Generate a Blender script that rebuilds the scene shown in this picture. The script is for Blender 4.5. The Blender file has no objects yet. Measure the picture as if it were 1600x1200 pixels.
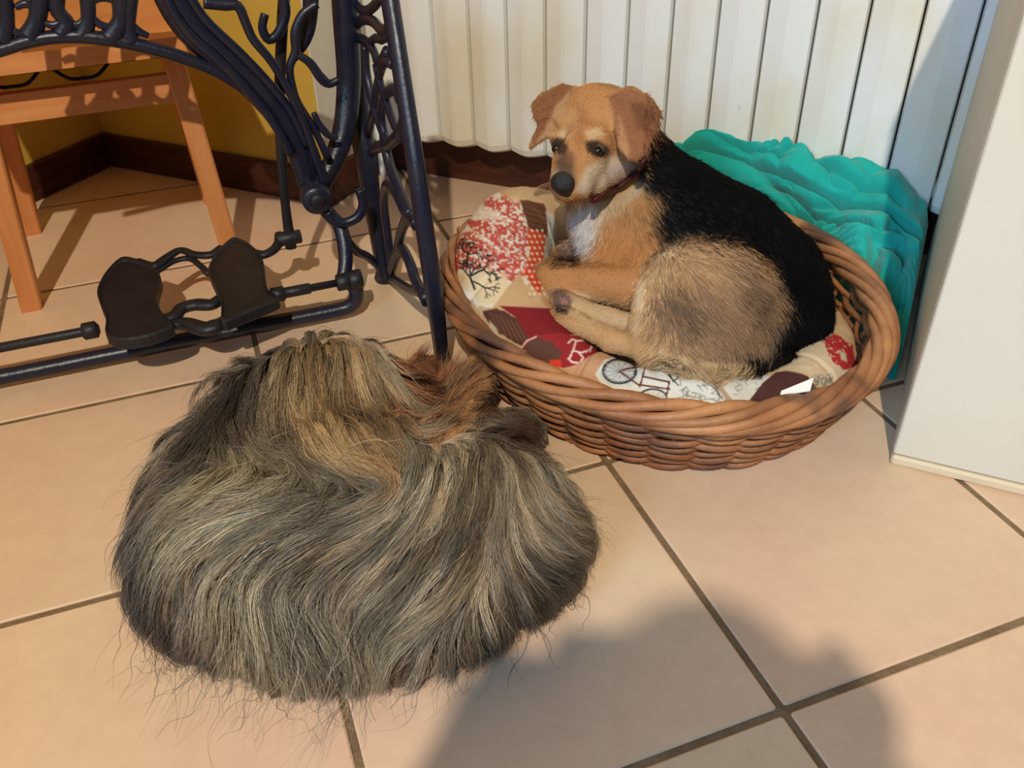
import bpy, math, random
import numpy as np
from mathutils import Vector

# ------------------------------------------------------------------ camera, world, lights, exposure
scene = bpy.context.scene
COL = scene.collection
CAM_F = 1373.0                                   # focal length in pixels of the 1600 x 1200 frame
CAM_C = np.array([-0.0115, -0.5672, 0.7650])
CAM_R = np.array([0.90886339, 0.41639653, -0.02410946])
CAM_U = np.array([-0.22515936, 0.53846786, 0.81200716])
CAM_W = np.array([-0.35109913, 0.73257511, -0.5831493])
cam_data = bpy.data.cameras.new('camera')
cam_data.sensor_fit = 'HORIZONTAL'
cam_data.sensor_width = 36.0
cam_data.lens = CAM_F / 1600.0 * 36.0
cam_data.clip_start = 0.02
cam = bpy.data.objects.new('camera', cam_data)
COL.objects.link(cam)
from mathutils import Matrix
cam.matrix_world = Matrix(((CAM_R[0], CAM_U[0], -CAM_W[0], CAM_C[0]),
                           (CAM_R[1], CAM_U[1], -CAM_W[1], CAM_C[1]),
                           (CAM_R[2], CAM_U[2], -CAM_W[2], CAM_C[2]),
                           (0, 0, 0, 1)))
scene.camera = cam

world = bpy.data.worlds.new('room_ambient')
scene.world = world
world.use_nodes = True
world.node_tree.nodes['Background'].inputs[0].default_value = (0.92, 0.94, 1.0, 1)
world.node_tree.nodes['Background'].inputs[1].default_value = 0.05

def add_light(name, kind, loc, energy, color, size=0.1, target=None):
    d = bpy.data.lights.new(name, kind)
    d.energy = energy
    d.color = color
    if kind == 'AREA':
        d.shape = 'RECTANGLE'; d.size = size[0]; d.size_y = size[1]
    else:
        d.shadow_soft_size = size
    o = bpy.data.objects.new(name, d)
    COL.objects.link(o)
    o.location = loc
    if target is not None:
        o.rotation_euler = (Vector(target) - Vector(loc)).to_track_quat('-Z', 'Y').to_euler()
    return o
add_light('ceiling_lamp', 'POINT', (0.52, -2.05, 2.80), 420, (1.0, 0.91, 0.74), 0.03)
win = add_light('window_daylight', 'AREA', (-0.50, -2.55, 1.70), 9.0, (0.36, 0.64, 1.0), (1.0, 1.2), (0.50, 0.70, 0.20))
win.data.spread = math.radians(56)

scene.view_settings.view_transform = 'Standard'
scene.view_settings.look = 'None'
scene.view_settings.exposure = 0.0
scene.view_settings.gamma = 1.0
scene.view_settings.use_curve_mapping = False

# ------------------------------------------------------------------ helpers
RNG = np.random.default_rng(7)
random.seed(7)
R2 = 2 ** -0.5

def lin(c):
    c = np.asarray(c, float) / 255.0
    return np.where(c <= 0.04045, c / 12.92, ((c + 0.055) / 1.055) ** 2.4)

def L4(c):
    l = lin(c)
    return (float(l[0]), float(l[1]), float(l[2]), 1.0)

def pix_ray(px):
    return CAM_W + CAM_R * (px[0] - 800) / CAM_F - CAM_U * (px[1] - 600) / CAM_F

def at_z(px, z=0.0):
    d = pix_ray(px); return CAM_C + d * (z - CAM_C[2]) / d[2]

def at_plane(px, n, c):                           # point where the line of sight meets the plane n.x = c
    n = np.asarray(n, float); d = pix_ray(px)
    return CAM_C + d * (c - CAM_C @ n) / (d @ n)

def to_pix(X):
    d = np.asarray(X, float) - CAM_C
    w = d @ CAM_W
    return np.stack([800 + CAM_F * (d @ CAM_R) / w, 600 - CAM_F * (d @ CAM_U) / w], -1)

def uv(u, v, z=0.0):                              # the sewing machine stands along the tile joints
    return np.array([(u - v) * R2, (u + v) * R2, z])

def nodes_of(m):
    m.use_nodes = True
    nt = m.node_tree
    return nt, nt.nodes['Principled BSDF']

def mat(name, col, rough=0.6, spec=0.4, col2=None, nscale=8.0, ndetail=4.0, lo=0.35, hi=0.65, bump=0.0, bscale=60.0,
        metallic=0.0, stretch=None, sheen=0.0, coat=0.0, per_obj=0.0):
    m = bpy.data.materials.new(name)
    nt, b = nodes_of(m)
    N, Lk = nt.nodes, nt.links
    b.inputs['Roughness'].default_value = rough
    b.inputs['Specular IOR Level'].default_value = spec
    b.inputs['Metallic'].default_value = metallic
    b.inputs['Sheen Weight'].default_value = sheen
    b.inputs['Coat Weight'].default_value = coat
    b.inputs['Base Color'].default_value = L4(col)
    tc = N.new('ShaderNodeTexCoord')
    src = tc.outputs['Object']
    if stretch:
        mp = N.new('ShaderNodeMapping'); mp.inputs['Scale'].default_value = stretch
        Lk.new(src, mp.inputs['Vector']); src = mp.outputs[0]
    out = None
    if col2 is not None:
        nz = N.new('ShaderNodeTexNoise'); nz.inputs['Scale'].default_value = nscale; nz.inputs['Detail'].default_value = ndetail
        Lk.new(src, nz.inputs['Vector'])
        rp = N.new('ShaderNodeValToRGB')
        rp.color_ramp.elements[0].position = lo; rp.color_ramp.elements[1].position = hi
        rp.color_ramp.elements[0].color = L4(col); rp.color_ramp.elements[1].color = L4(col2)
        Lk.new(nz.outputs['Fac'], rp.inputs[0]); out = rp.outputs[0]
    if per_obj > 0:
        oi = N.new('ShaderNodeObjectInfo')
        hs = N.new('ShaderNodeHueSaturation')
        mr = N.new('ShaderNodeMapRange'); mr.inputs['To Min'].default_value = 1 - per_obj; mr.inputs['To Max'].default_value = 1 + per_obj
        Lk.new(oi.outputs['Random'], mr.inputs['Value']); Lk.new(mr.outputs[0], hs.inputs['Value'])
        if out is None: hs.inputs['Color'].default_value = L4(col)
        else: Lk.new(out, hs.inputs['Color'])
        out = hs.outputs[0]
    if out is not None:
        Lk.new(out, b.inputs['Base Color'])
    if bump > 0:
        n2 = N.new('ShaderNodeTexNoise'); n2.inputs['Scale'].default_value = bscale; n2.inputs['Detail'].default_value = 4
        Lk.new(src, n2.inputs['Vector'])
        bp = N.new('ShaderNodeBump'); bp.inputs['Strength'].default_value = bump; bp.inputs['Distance'].default_value = 0.004
        Lk.new(n2.outputs['Fac'], bp.inputs['Height']); Lk.new(bp.outputs[0], b.inputs['Normal'])
    return m

def attr_mat(name, attr='Col', rough=0.8, spec=0.2, bump=0.0, bscale=300.0, sheen=0.0):
    m = bpy.data.materials.new(name)
    nt, b = nodes_of(m)
    a = nt.nodes.new('ShaderNodeAttribute'); a.attribute_name = attr
    nt.links.new(a.outputs['Color'], b.inputs['Base Color'])
    b.inputs['Roughness'].default_value = rough
    b.inputs['Specular IOR Level'].default_value = spec
    b.inputs['Sheen Weight'].default_value = sheen
    if bump > 0:
        tc = nt.nodes.new('ShaderNodeTexCoord')
        n2 = nt.nodes.new('ShaderNodeTexNoise'); n2.inputs['Scale'].default_value = bscale
        bp = nt.nodes.new('ShaderNodeBump'); bp.inputs['Strength'].default_value = bump; bp.inputs['Distance'].default_value = 0.003
        nt.links.new(tc.outputs['Object'], n2.inputs['Vector'])
        nt.links.new(n2.outputs['Fac'], bp.inputs['Height']); nt.links.new(bp.outputs[0], b.inputs['Normal'])
    return m

def tag(o, label=None, cat=None, group=None, kind=None):
    if label: o['label'] = label
    if cat: o['category'] = cat
    if group: o['group'] = group
    if kind: o['kind'] = kind
    return o

def empty(name, loc, label=None, cat=None, group=None, kind=None):
    o = bpy.data.objects.new(name, None)
    o.empty_display_size = 0.05
    o.location = [float(x) for x in loc]
    COL.objects.link(o)
    return tag(o, label, cat, group, kind)

def origin_of(parent):
    p = np.zeros(3)
    while parent is not None:
        p = p + np.array(parent.location); parent = parent.parent
    return p

def link_mesh(name, me, m, parent=None, loc=None):
    o = bpy.data.objects.new(name, me)
    COL.objects.link(o)
    if m is not None and len(me.materials) == 0: me.materials.append(m)
    if parent is not None: o.parent = parent
    if loc is not None: o.location = [float(x) for x in loc]
    return o

class MB:
    """collects shapes given in world space; build() links them as one mesh object"""
    def __init__(self):
        self.v = []; self.f = []; self.n = 0; self.c = []
    def add(self, v, f, col=None):
        v = np.asarray(v, float)
        self.v.append(v)
        self.f += [tuple(i + self.n for i in q) for q in f]
        self.n += len(v)
        if col is not None: self.c.append(np.broadcast_to(np.asarray(col, float), (len(v), 3)))
        return self
    def box(self, lo, hi, bev=0.0):
        x0, y0, z0 = lo; x1, y1, z1 = hi
        b = min(bev, (x1 - x0) / 3, (y1 - y0) / 3, (z1 - z0) / 3)
        if b <= 0:
            v = [(x, y, z) for z in (z0, z1) for y in (y0, y1) for x in (x0, x1)]
            return self.add(v, [(0, 2, 3, 1), (4, 5, 7, 6), (0, 1, 5, 4), (2, 6, 7, 3), (0, 4, 6, 2), (1, 3, 7, 5)])
        v = []; idx = {}
        X = (x0, x1); Y = (y0, y1); Z = (z0, z1)
        for i in (0, 1):
            for j in (0, 1):
                for k in (0, 1):
                    sx, sy, sz = 1 - 2 * i, 1 - 2 * j, 1 - 2 * k
                    idx[i, j, k, 0] = len(v); v.append((X[i], Y[j] + sy * b, Z[k] + sz * b))
                    idx[i, j, k, 1] = len(v); v.append((X[i] + sx * b, Y[j], Z[k] + sz * b))
                    idx[i, j, k, 2] = len(v); v.append((X[i] + sx * b, Y[j] + sy * b, Z[k]))
        F = []
        for i in (0, 1):
            q = [idx[i, 0, 0, 0], idx[i, 1, 0, 0], idx[i, 1, 1, 0], idx[i, 0, 1, 0]]; F.append(q if i else q[::-1])
            q = [idx[0, i, 0, 1], idx[1, i, 0, 1], idx[1, i, 1, 1], idx[0, i, 1, 1]]; F.append(q[::-1] if i else q)
            q = [idx[0, 0, i, 2], idx[1, 0, i, 2], idx[1, 1, i, 2], idx[0, 1, i, 2]]; F.append(q if i else q[::-1])
        for a in (0, 1):
            for c in (0, 1):
                F.append([idx[a, c, 0, 0], idx[a, c, 1, 0], idx[a, c, 1, 1], idx[a, c, 0, 1]])
                F.append([idx[a, 0, c, 0], idx[a, 1, c, 0], idx[a, 1, c, 2], idx[a, 0, c, 2]])
                F.append([idx[0, a, c, 1], idx[1, a, c, 1], idx[1, a, c, 2], idx[0, a, c, 2]])
        for i in (0, 1):
            for j in (0, 1):
                for k in (0, 1): F.append([idx[i, j, k, 0], idx[i, j, k, 1], idx[i, j, k, 2]])
        return self.add(v, F)
    def tube(self, pts, rad, sides=8, closed=False, cap=True, flat=None, up=None):
        v, f = tube(pts, rad, sides, closed, cap, flat, up)
        return self.add(v, f)
    def build(self, name, m, parent=None, smooth=False, fix=True, loc=None):
        V = np.concatenate(self.v) - (origin_of(parent) if loc is None else np.asarray(loc))
        me = bpy.data.meshes.new(name)
        me.from_pydata(V.tolist(), [], [list(q) for q in self.f])
        if fix:
            import bmesh
            bm = bmesh.new(); bm.from_mesh(me)
            bmesh.ops.recalc_face_normals(bm, faces=bm.faces); bm.to_mesh(me); bm.free()
        if smooth:
            me.polygons.foreach_set('use_smooth', np.ones(len(me.polygons), bool))
        me.update()
        if self.c:
            put_colors(me, np.concatenate(self.c))
        return link_mesh(name, me, m, parent, loc)

def put_colors(me, c):
    a = me.color_attributes.new('Col', 'FLOAT_COLOR', 'POINT')
    a.data.foreach_set('color', np.c_[c, np.ones(len(c))].astype(np.float32).ravel())

def frames(P, closed=False, up=None):
    P = np.asarray(P, float); n = len(P)
    T = np.roll(P, -1, 0) - np.roll(P, 1, 0) if closed else np.gradient(P, axis=0)
    T /= np.linalg.norm(T, axis=1, keepdims=True) + 1e-12
    if up is not None:
        up = np.broadcast_to(np.asarray(up, float), P.shape)
        A = np.cross(T, up); A /= np.linalg.norm(A, axis=1, keepdims=True) + 1e-9
        return T, A, np.cross(A, T)
    A = np.zeros_like(P)
    a = np.cross(T[0], [0.31, 0.17, 0.93]); a /= np.linalg.norm(a)
    for i in range(n):
        a = a - T[i] * (a @ T[i]); a /= np.linalg.norm(a) + 1e-12
        A[i] = a
    return T, A, np.cross(A, T)

def tube(P, rad, sides=8, closed=False, cap=True, flat=None, up=None):
    P = np.asarray(P, float); n = len(P)
    rad = np.broadcast_to(np.asarray(rad, float), (n,))
    fl = np.broadcast_to(np.asarray(1.0 if flat is None else flat, float), (n,))
    T, A, B = frames(P, closed, up)
    an = np.arange(sides) * 2 * math.pi / sides
    V = P[:, None] + rad[:, None, None] * (np.cos(an)[None, :, None] * A[:, None] + (fl[:, None] * np.sin(an)[None, :])[..., None] * B[:, None])
    F = []
    for i in range(n if closed else n - 1):
        j = (i + 1) % n
        for k in range(sides):
            l = (k + 1) % sides
            F.append((i * sides + k, i * sides + l, j * sides + l, j * sides + k))
    V = V.reshape(-1, 3)
    if cap and not closed:
        F.append(tuple(range(sides))[::-1]); F.append(tuple((n - 1) * sides + k for k in range(sides)))
    return V, F

def spline(P, n=24, closed=False):
    P = np.asarray(P, float); m = len(P)
    segs = m if closed else m - 1
    out = []
    per = max(2, n // segs)
    for i in range(segs):
        g = (lambda k: P[k % m]) if closed else (lambda k: P[min(max(k, 0), m - 1)])
        p0, p1, p2, p3 = g(i - 1), g(i), g(i + 1), g(i + 2)
        for t in np.arange(per) / per:
            out.append(0.5 * ((2 * p1) + (-p0 + p2) * t + (2 * p0 - 5 * p1 + 4 * p2 - p3) * t * t + (-p0 + 3 * p1 - 3 * p2 + p3) * t ** 3))
    if not closed: out.append(P[-1])
    return np.array(out)

def lathe(profile, center, axis=(0, 0, 1), sides=24):
    """profile: (radius, height along axis)"""
    axis = np.asarray(axis, float); axis /= np.linalg.norm(axis)
    a = np.cross(axis, [0.3, 0.9, 0.2]); a /= np.linalg.norm(a); b = np.cross(axis, a)
    V = []; F = []
    for r, h in profile:
        for k in range(sides):
            t = 2 * math.pi * k / sides
            V.append(np.asarray(center) + axis * h + r * (math.cos(t) * a + math.sin(t) * b))
    for i in range(len(profile) - 1):
        for k in range(sides):
            l = (k + 1) % sides
            F.append((i * sides + k, i * sides + l, (i + 1) * sides + l, (i + 1) * sides + k))
    F.append(tuple(range(sides))[::-1]); F.append(tuple((len(profile) - 1) * sides + k for k in range(sides)))
    return np.array(V), F

def vnoise(P, scale=1.0, seed=0, octaves=3):
    """smooth value noise in about -1..1 at points P (n,3)"""
    P = np.asarray(P, float) * scale
    tot = np.zeros(len(P)); amp = 1.0; s = 0.0
    for o in range(octaves):
        r = np.random.default_rng(seed * 17 + o).random((32, 32, 32))
        Q = P * 2 ** o + 100.37 * (o + 1)
        i = np.floor(Q).astype(int); f = Q - i; f = f * f * (3 - 2 * f)
        acc = np.zeros(len(P))
        for dx in (0, 1):
            for dy in (0, 1):
                for dz in (0, 1):
                    w = (f[:, 0] if dx else 1 - f[:, 0]) * (f[:, 1] if dy else 1 - f[:, 1]) * (f[:, 2] if dz else 1 - f[:, 2])
                    acc += w * r[(i[:, 0] + dx) % 32, (i[:, 1] + dy) % 32, (i[:, 2] + dz) % 32]
        tot += amp * (acc * 2 - 1); s += amp; amp *= 0.5
    return tot / s

def sstep(a, b, x):
    t = np.clip((x - a) / (b - a), 0, 1); return t * t * (3 - 2 * t)
# ------------------------------------------------------------------ the room: floor tiles, walls, baseboards
WALL_L, WALL_Y, NICHE_S, NICHE_Y = -1.715, 0.838, -1.095, 1.066
ROOM_R, ROOM_B = 1.60, -2.60
M_yellow = mat('yellow_wall_paint', (196, 160, 64), 0.8, 0.25, (206, 172, 78), 5, bump=0.12, bscale=90)
M_white_wall = mat('white_wall_paint', (206, 198, 182), 0.8, 0.25, (214, 208, 194), 4, bump=0.1, bscale=90)
M_base = mat('dark_brown_baseboard', (58, 28, 18), 0.45, 0.4, (76, 38, 24), 12, stretch=(1, 1, 6), bump=0.1)
M_grout = mat('grey_brown_grout', (116, 94, 70), 0.95, 0.1, (140, 116, 88), 26, 5, bump=0.7, bscale=220)

def tile_material():
    m = bpy.data.materials.new('peach_floor_tile')
    nt, b = nodes_of(m); N, K = nt.nodes, nt.links
    tc = N.new('ShaderNodeTexCoord'); gm = N.new('ShaderNodeNewGeometry'); oi = N.new('ShaderNodeObjectInfo')
    n1 = N.new('ShaderNodeTexNoise'); n1.inputs['Scale'].default_value = 3.2; n1.inputs['Detail'].default_value = 3
    K.new(gm.outputs['Position'], n1.inputs['Vector'])
    r1 = N.new('ShaderNodeValToRGB'); e = r1.color_ramp.elements
    e[0].position = 0.36; e[0].color = L4((222, 184, 156)); e[1].position = 0.66; e[1].color = L4((226, 196, 162))
    K.new(n1.outputs['Fac'], r1.inputs[0])
    n2 = N.new('ShaderNodeTexNoise'); n2.inputs['Scale'].default_value = 34; n2.inputs['Detail'].default_value = 6; n2.inputs['Roughness'].default_value = 0.65
    K.new(gm.outputs['Position'], n2.inputs['Vector'])
    mx = N.new('ShaderNodeMix'); mx.data_type = 'RGBA'; mx.blend_type = 'MULTIPLY'; mx.inputs['Factor'].default_value = 1
    r2 = N.new('ShaderNodeValToRGB'); e = r2.color_ramp.elements
    e[0].position = 0.30; e[0].color = (0.93, 0.92, 0.91, 1); e[1].position = 0.62; e[1].color = (1, 1, 1, 1)
    K.new(n2.outputs['Fac'], r2.inputs[0]); K.new(r1.outputs[0], mx.inputs[6]); K.new(r2.outputs[0], mx.inputs[7])
    # grains of dirt
    vo = N.new('ShaderNodeTexVoronoi'); vo.inputs['Scale'].default_value = 42
    K.new(gm.outputs['Position'], vo.inputs['Vector'])
    n3 = N.new('ShaderNodeTexNoise'); n3.inputs['Scale'].default_value = 4.0
    K.new(gm.outputs['Position'], n3.inputs['Vector'])
    md = N.new('ShaderNodeMapRange'); md.inputs['From Min'].default_value = 0.52; md.inputs['From Max'].default_value = 0.75; md.inputs['To Min'].default_value = 0.0; md.inputs['To Max'].default_value = 0.09
    K.new(n3.outputs['Fac'], md.inputs['Value'])
    lt = N.new('ShaderNodeMath'); lt.operation = 'LESS_THAN'; K.new(vo.outputs['Distance'], lt.inputs[0]); K.new(md.outputs[0], lt.inputs[1])
    m2 = N.new('ShaderNodeMix'); m2.data_type = 'RGBA'; m2.inputs[7].default_value = L4((128, 96, 72))
    mf = N.new('ShaderNodeMath'); mf.operation = 'MULTIPLY'; mf.inputs[1].default_value = 0.55; K.new(lt.outputs[0], mf.inputs[0])
    K.new(mf.outputs[0], m2.inputs['Factor']); K.new(mx.outputs[2], m2.inputs[6])
    hs = N.new('ShaderNodeHueSaturation'); mr = N.new('ShaderNodeMapRange'); mr.inputs['To Min'].default_value = 0.95; mr.inputs['To Max'].default_value = 1.04
    K.new(oi.outputs['Random'], mr.inputs['Value']); K.new(mr.outputs[0], hs.inputs['Value']); K.new(m2.outputs[2], hs.inputs['Color'])
    K.new(hs.outputs[0], b.inputs['Base Color'])
    b.inputs['Roughness'].default_value = 0.42; b.inputs['Specular IOR Level'].default_value = 0.35
    bp = N.new('ShaderNodeBump'); bp.inputs['Strength'].default_value = 0.10; bp.inputs['Distance'].default_value = 0.003
    K.new(n2.outputs['Fac'], bp.inputs['Height']); K.new(bp.outputs[0], b.inputs['Normal'])
    return m
M_tile = tile_material()

floor = tag(MB().box((WALL_L, ROOM_B, -0.06), (ROOM_R, NICHE_Y, -0.0022)).build('floor', M_grout), 'grey-brown grouted floor laid with large peach tiles set diagonally', None, None, 'structure')

def clip_poly(P, n, c):                           # keep n.x <= c
    out = []
    for i in range(len(P)):
        a, b = P[i], P[(i + 1) % len(P)]
        da, db = a @ n - c, b @ n - c
        if da <= 0: out.append(a)
        if (da < 0 < db) or (db < 0 < da): out.append(a + (b - a) * da / (da - db))
    return out

T, GR = 0.4, 0.0085
h = T / 2 - GR / 2
ring = []                                         # slightly uneven fired edge
for k in range(4):
    a = np.array([(-h, -h), (h, -h), (h, h), (-h, h)])[k]
    b_ = np.array([(-h, -h), (h, -h), (h, h), (-h, h)])[(k + 1) % 4]
    for t in (0.006, 0.35, 0.65, 0.994): ring.append(a + (b_ - a) * t)
ring = np.array(ring)
def tile_mesh(poly):
    n = len(poly)
    ctr = poly.mean(0)
    inner = ctr + (poly - ctr) * (1 - 0.0022 / (np.linalg.norm(poly - ctr, axis=1, keepdims=True) + 1e-6))
    v = [(*p, -0.003) for p in poly] + [(*p, -0.0012) for p in poly] + [(*p, 0.0) for p in inner]
    f = [tuple(2 * n + k for k in range(n))]
    for r in (0, 1):
        for k in range(n):
            l = (k + 1) % n
            f.append((r * n + k, r * n + l, (r + 1) * n + l, (r + 1) * n + k))
    me = bpy.data.meshes.new('tile'); me.from_pydata([tuple(map(float, q)) for q in v], [], f); me.update()
    me.materials.append(M_tile); return me
rot = np.array([[R2, -R2], [R2, R2]])
whole = tile_mesh((rot @ ring.T).T)
for iu in range(-14, 10):
    for iv in range(-12, 10):
        c = uv((iu + 0.5) * T, (iv + 0.5) * T)[:2]
        P = [q + c for q in (rot @ ring.T).T]
        full = P
        for n_, cc in (((-1, 0), -WALL_L), ((1, 0), ROOM_R), ((0, 1), NICHE_Y), ((0, -1), -ROOM_B)):
            P = clip_poly(P, np.array(n_, float), cc)
            if len(P) < 3: break
        if len(P) < 3: continue
        if c[1] > WALL_Y - 0.3 and c[0] < NICHE_S - 0.28 or c[0] < NICHE_S + 0.29 and c[1] > WALL_Y - 0.29:   # corner with the projecting yellow wall
            if max(q[0] for q in P) <= NICHE_S: P = clip_poly(P, np.array((0, 1.0)), WALL_Y)
            if len(P) < 3: continue
        if len(P) == len(full) and np.allclose(np.array(P), np.array(full)):
            o = link_mesh('tile', whole, None, floor, (c[0], c[1], 0))
        else:
            P = np.array(P); ctr = P.mean(0)
            if np.ptp(P[:, 0]) < 0.02 or np.ptp(P[:, 1]) < 0.02: continue
            o = link_mesh('tile', tile_mesh(P - ctr), None, floor, (ctr[0], ctr[1], 0))

H = 2.6
struct = lambda mb, name, m, lab: tag(mb.build(name, m), lab, None, None, 'structure')
struct(MB().box((WALL_L - 0.12, ROOM_B, -0.06), (WALL_L, WALL_Y + 0.35, H)), 'wall_left', M_yellow, 'yellow painted side wall behind the wooden chair')
struct(MB().box((WALL_L, WALL_Y, -0.06), (NICHE_S, WALL_Y + 0.35, H)), 'wall_back', M_yellow, 'yellow painted wall between the corner and the radiator')
struct(MB().box((NICHE_S, NICHE_Y, -0.06), (ROOM_R, NICHE_Y + 0.12, H)), 'wall_niche', M_white_wall, 'pale wall behind the white radiator')
struct(MB().box((NICHE_S, WALL_Y + 0.0015, -0.06), (NICHE_S + 0.004, NICHE_Y, H)), 'wall_return', M_white_wall, 'pale narrow side of the radiator niche')
BH = 0.078
struct(MB().box((WALL_L, ROOM_B, 0.0), (WALL_L + 0.012, WALL_Y - 0.012, BH), 0.003), 'baseboard_left', M_base, 'dark brown baseboard along the side wall')
struct(MB().box((WALL_L, WALL_Y - 0.012, 0.0), (NICHE_S + 0.012, WALL_Y, BH), 0.003), 'baseboard_back', M_base, 'dark brown baseboard under the yellow wall')
struct(MB().box((NICHE_S, WALL_Y, 0.0), (NICHE_S + 0.012, NICHE_Y - 0.012, BH), 0.003), 'baseboard_return', M_base, 'short dark baseboard on the niche side')
struct(MB().box((NICHE_S, NICHE_Y - 0.012, 0.0), (ROOM_R, NICHE_Y, BH + 0.01), 0.003), 'baseboard_niche', M_base, 'dark brown baseboard below the radiator')

# ------------------------------------------------------------------ radiator
def radiator_material():
    m = bpy.data.materials.new('aged_white_radiator_enamel')
    nt, b = nodes_of(m); N, K = nt.nodes, nt.links
    gm = N.new('ShaderNodeNewGeometry')
    mp = N.new('ShaderNodeMapping'); mp.inputs['Scale'].default_value = (7, 7, 4); K.new(gm.outputs['Position'], mp.inputs['Vector'])
    n1 = N.new('ShaderNodeTexNoise'); n1.inputs['Scale'].default_value = 1.0; n1.inputs['Detail'].default_value = 4; K.new(mp.outputs[0], n1.inputs['Vector'])
    r = N.new('ShaderNodeValToRGB'); e = r.color_ramp.elements
    e[0].position = 0.42; e[0].color = L4((232, 232, 228)); e[1].position = 0.74; e[1].color = L4((222, 212, 182))
    K.new(n1.outputs['Fac'], r.inputs[0])
    mp2 = N.new('ShaderNodeMapping'); mp2.inputs['Scale'].default_value = (60, 60, 14); K.new(gm.outputs['Position'], mp2.inputs['Vector'])
    n2 = N.new('ShaderNodeTexNoise'); n2.inputs['Scale'].default_value = 1.0; n2.inputs['Detail'].default_value = 3; K.new(mp2.outputs[0], n2.inputs['Vector'])
    r2 = N.new('ShaderNodeValToRGB'); e = r2.color_ramp.elements
    e[0].position = 0.17; e[0].color = L4((190, 186, 174)); e[1].position = 0.27; e[1].color = (1, 1, 1, 1)
    K.new(n2.outputs['Fac'], r2.inputs[0])
    mx = N.new('ShaderNodeMix'); mx.data_type = 'RGBA'; mx.blend_type = 'MULTIPLY'; mx.inputs['Factor'].default_value = 1
    K.new(r.outputs[0], mx.inputs[6]); K.new(r2.outputs[0], mx.inputs[7]); K.new(mx.outputs[2], b.inputs['Base Color'])
    b.inputs['Roughness'].default_value = 0.45; b.inputs['Specular IOR Level'].default_value = 0.35
    return m
M_rad = radiator_material()
RAD_Y, RAD_P, RAD_S0, RAD_N = 0.967, 0.0783, -1.0554, 15
rad = empty('radiator', (RAD_S0 + RAD_P * RAD_N / 2, RAD_Y + 0.04, 0.0), 'long white sectional radiator with dark gaps, on the wall behind the basket', 'radiator')
def radiator_section():
    w = RAD_P / 2 - 0.0016
    prof = [(-w, 0.016), (-w + 0.0025, 0.009), (-w * 0.5, 0.0042), (-0.004, 0.0), (0.004, 0.0), (w * 0.5, 0.0042), (w - 0.0025, 0.009), (w, 0.016), (w, 0.07), (-w, 0.07)]
    rows = [(0.104, 0.030), (0.106, 0.014), (0.112, 0.004), (0.124, 0.0), (0.35, 0.0), (0.70, 0.0), (0.78, 0.004), (0.795, 0.03)]
    V = []; F = []; n = len(prof)
    for z, inset in rows:
        for k, (x, y) in enumerate(prof):
            yy = y + inset * (1 if k < 8 else 0) * (1 if y < 0.05 else 0)
            zz = z + (0.005 * (abs(x) / w) ** 2 if z < 0.13 else 0)
            V.append((x, min(yy, 0.07), zz))
    for i in range(len(rows) - 1):
        for k in range(n):
            l = (k + 1) % n; F.append((i * n + k, i * n + l, (i + 1) * n + l, (i + 1) * n + k))
    F.append(tuple(range(n))[::-1]); F.append(tuple((len(rows) - 1) * n + k for k in range(n)))
    return V, F
sv, sf = radiator_section()
sec = MB().add(sv, sf)
s_me = None
for k in range(RAD_N):
    x = RAD_S0 + (k + 0.5) * RAD_P
    if s_me is None:
        o = MB().add(np.array(sv), sf).build('section', M_rad, rad, loc=(x - rad.location[0], RAD_Y - rad.location[1], 0))
        o.data.transform(Matrix.Translation((x - rad.location[0], RAD_Y - rad.location[1], 0)))
        s_me = o.data
    else:
        link_mesh('section', s_me, None, rad, (x - rad.location[0], RAD_Y - rad.location[1], 0))
MB().tube([(RAD_S0 + 0.01, RAD_Y + 0.045, 0.145), (RAD_S0 + RAD_P * RAD_N - 0.01, RAD_Y + 0.045, 0.145)], 0.018, 12).build('header_pipe', M_rad, rad, True)
for x in (RAD_S0 + 0.2, RAD_S0 + 0.95):
    MB().box((x, RAD_Y + 0.06, 0.15), (x + 0.03, NICHE_Y - 0.001, 0.18), 0.002).build("wall_bracket", M_rad, rad)
MB().tube(spline([(RAD_S0 + 0.02, RAD_Y + 0.05, 0.145), (RAD_S0 - 0.012, RAD_Y + 0.05, 0.145), (RAD_S0 - 0.02, RAD_Y + 0.05, 0.12), (RAD_S0 - 0.02, RAD_Y + 0.05, 0.0)], 18), 0.009, 10).build('supply_pipe', M_rad, rad, True)

# ------------------------------------------------------------------ white cabinet
M_cab = mat('cream_white_cabinet_lacquer', (212, 204, 186), 0.5, 0.35, (216, 210, 194), 6, bump=0.03, bscale=300)
M_cab_edge = mat('cream_edge_band', (214, 196, 164), 0.55, 0.3)
CX, CY, CH = 0.057, 0.4235, 0.72
cab = empty('white_cabinet', (CX + 0.3, CY + 0.26, 0.0), 'low cream white cabinet standing right of the dog basket', 'cabinet')
MB().box((CX, CY + 0.019, 0.010), (CX + 0.60, CY + 0.53, CH - 0.022), 0.0015).build('body', M_cab, cab)
MB().box((CX + 0.0005, CY, 0.016), (CX + 0.5995, CY + 0.018, CH - 0.026), 0.002).build('door', M_cab, cab)
MB().box((CX, CY - 0.003, 0.0), (CX + 0.60, CY + 0.02, 0.0145), 0.003).build('bottom_edge_strip', M_cab_edge, cab)
MB().box((CX + 0.005, CY + 0.02, 0.0), (CX + 0.595, CY + 0.52, 0.0105)).build('plinth', M_cab_edge, cab)
MB().box((CX - 0.001, CY - 0.002, CH - 0.022), (CX + 0.602, CY + 0.532, CH), 0.003).build('top_board', M_cab, cab)
# ------------------------------------------------------------------ wooden chair behind the sewing machine
def at_v(px, v): return at_plane(px, (-R2, R2, 0), v)
def at_u(px, u): return at_plane(px, (R2, R2, 0), u)

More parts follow.
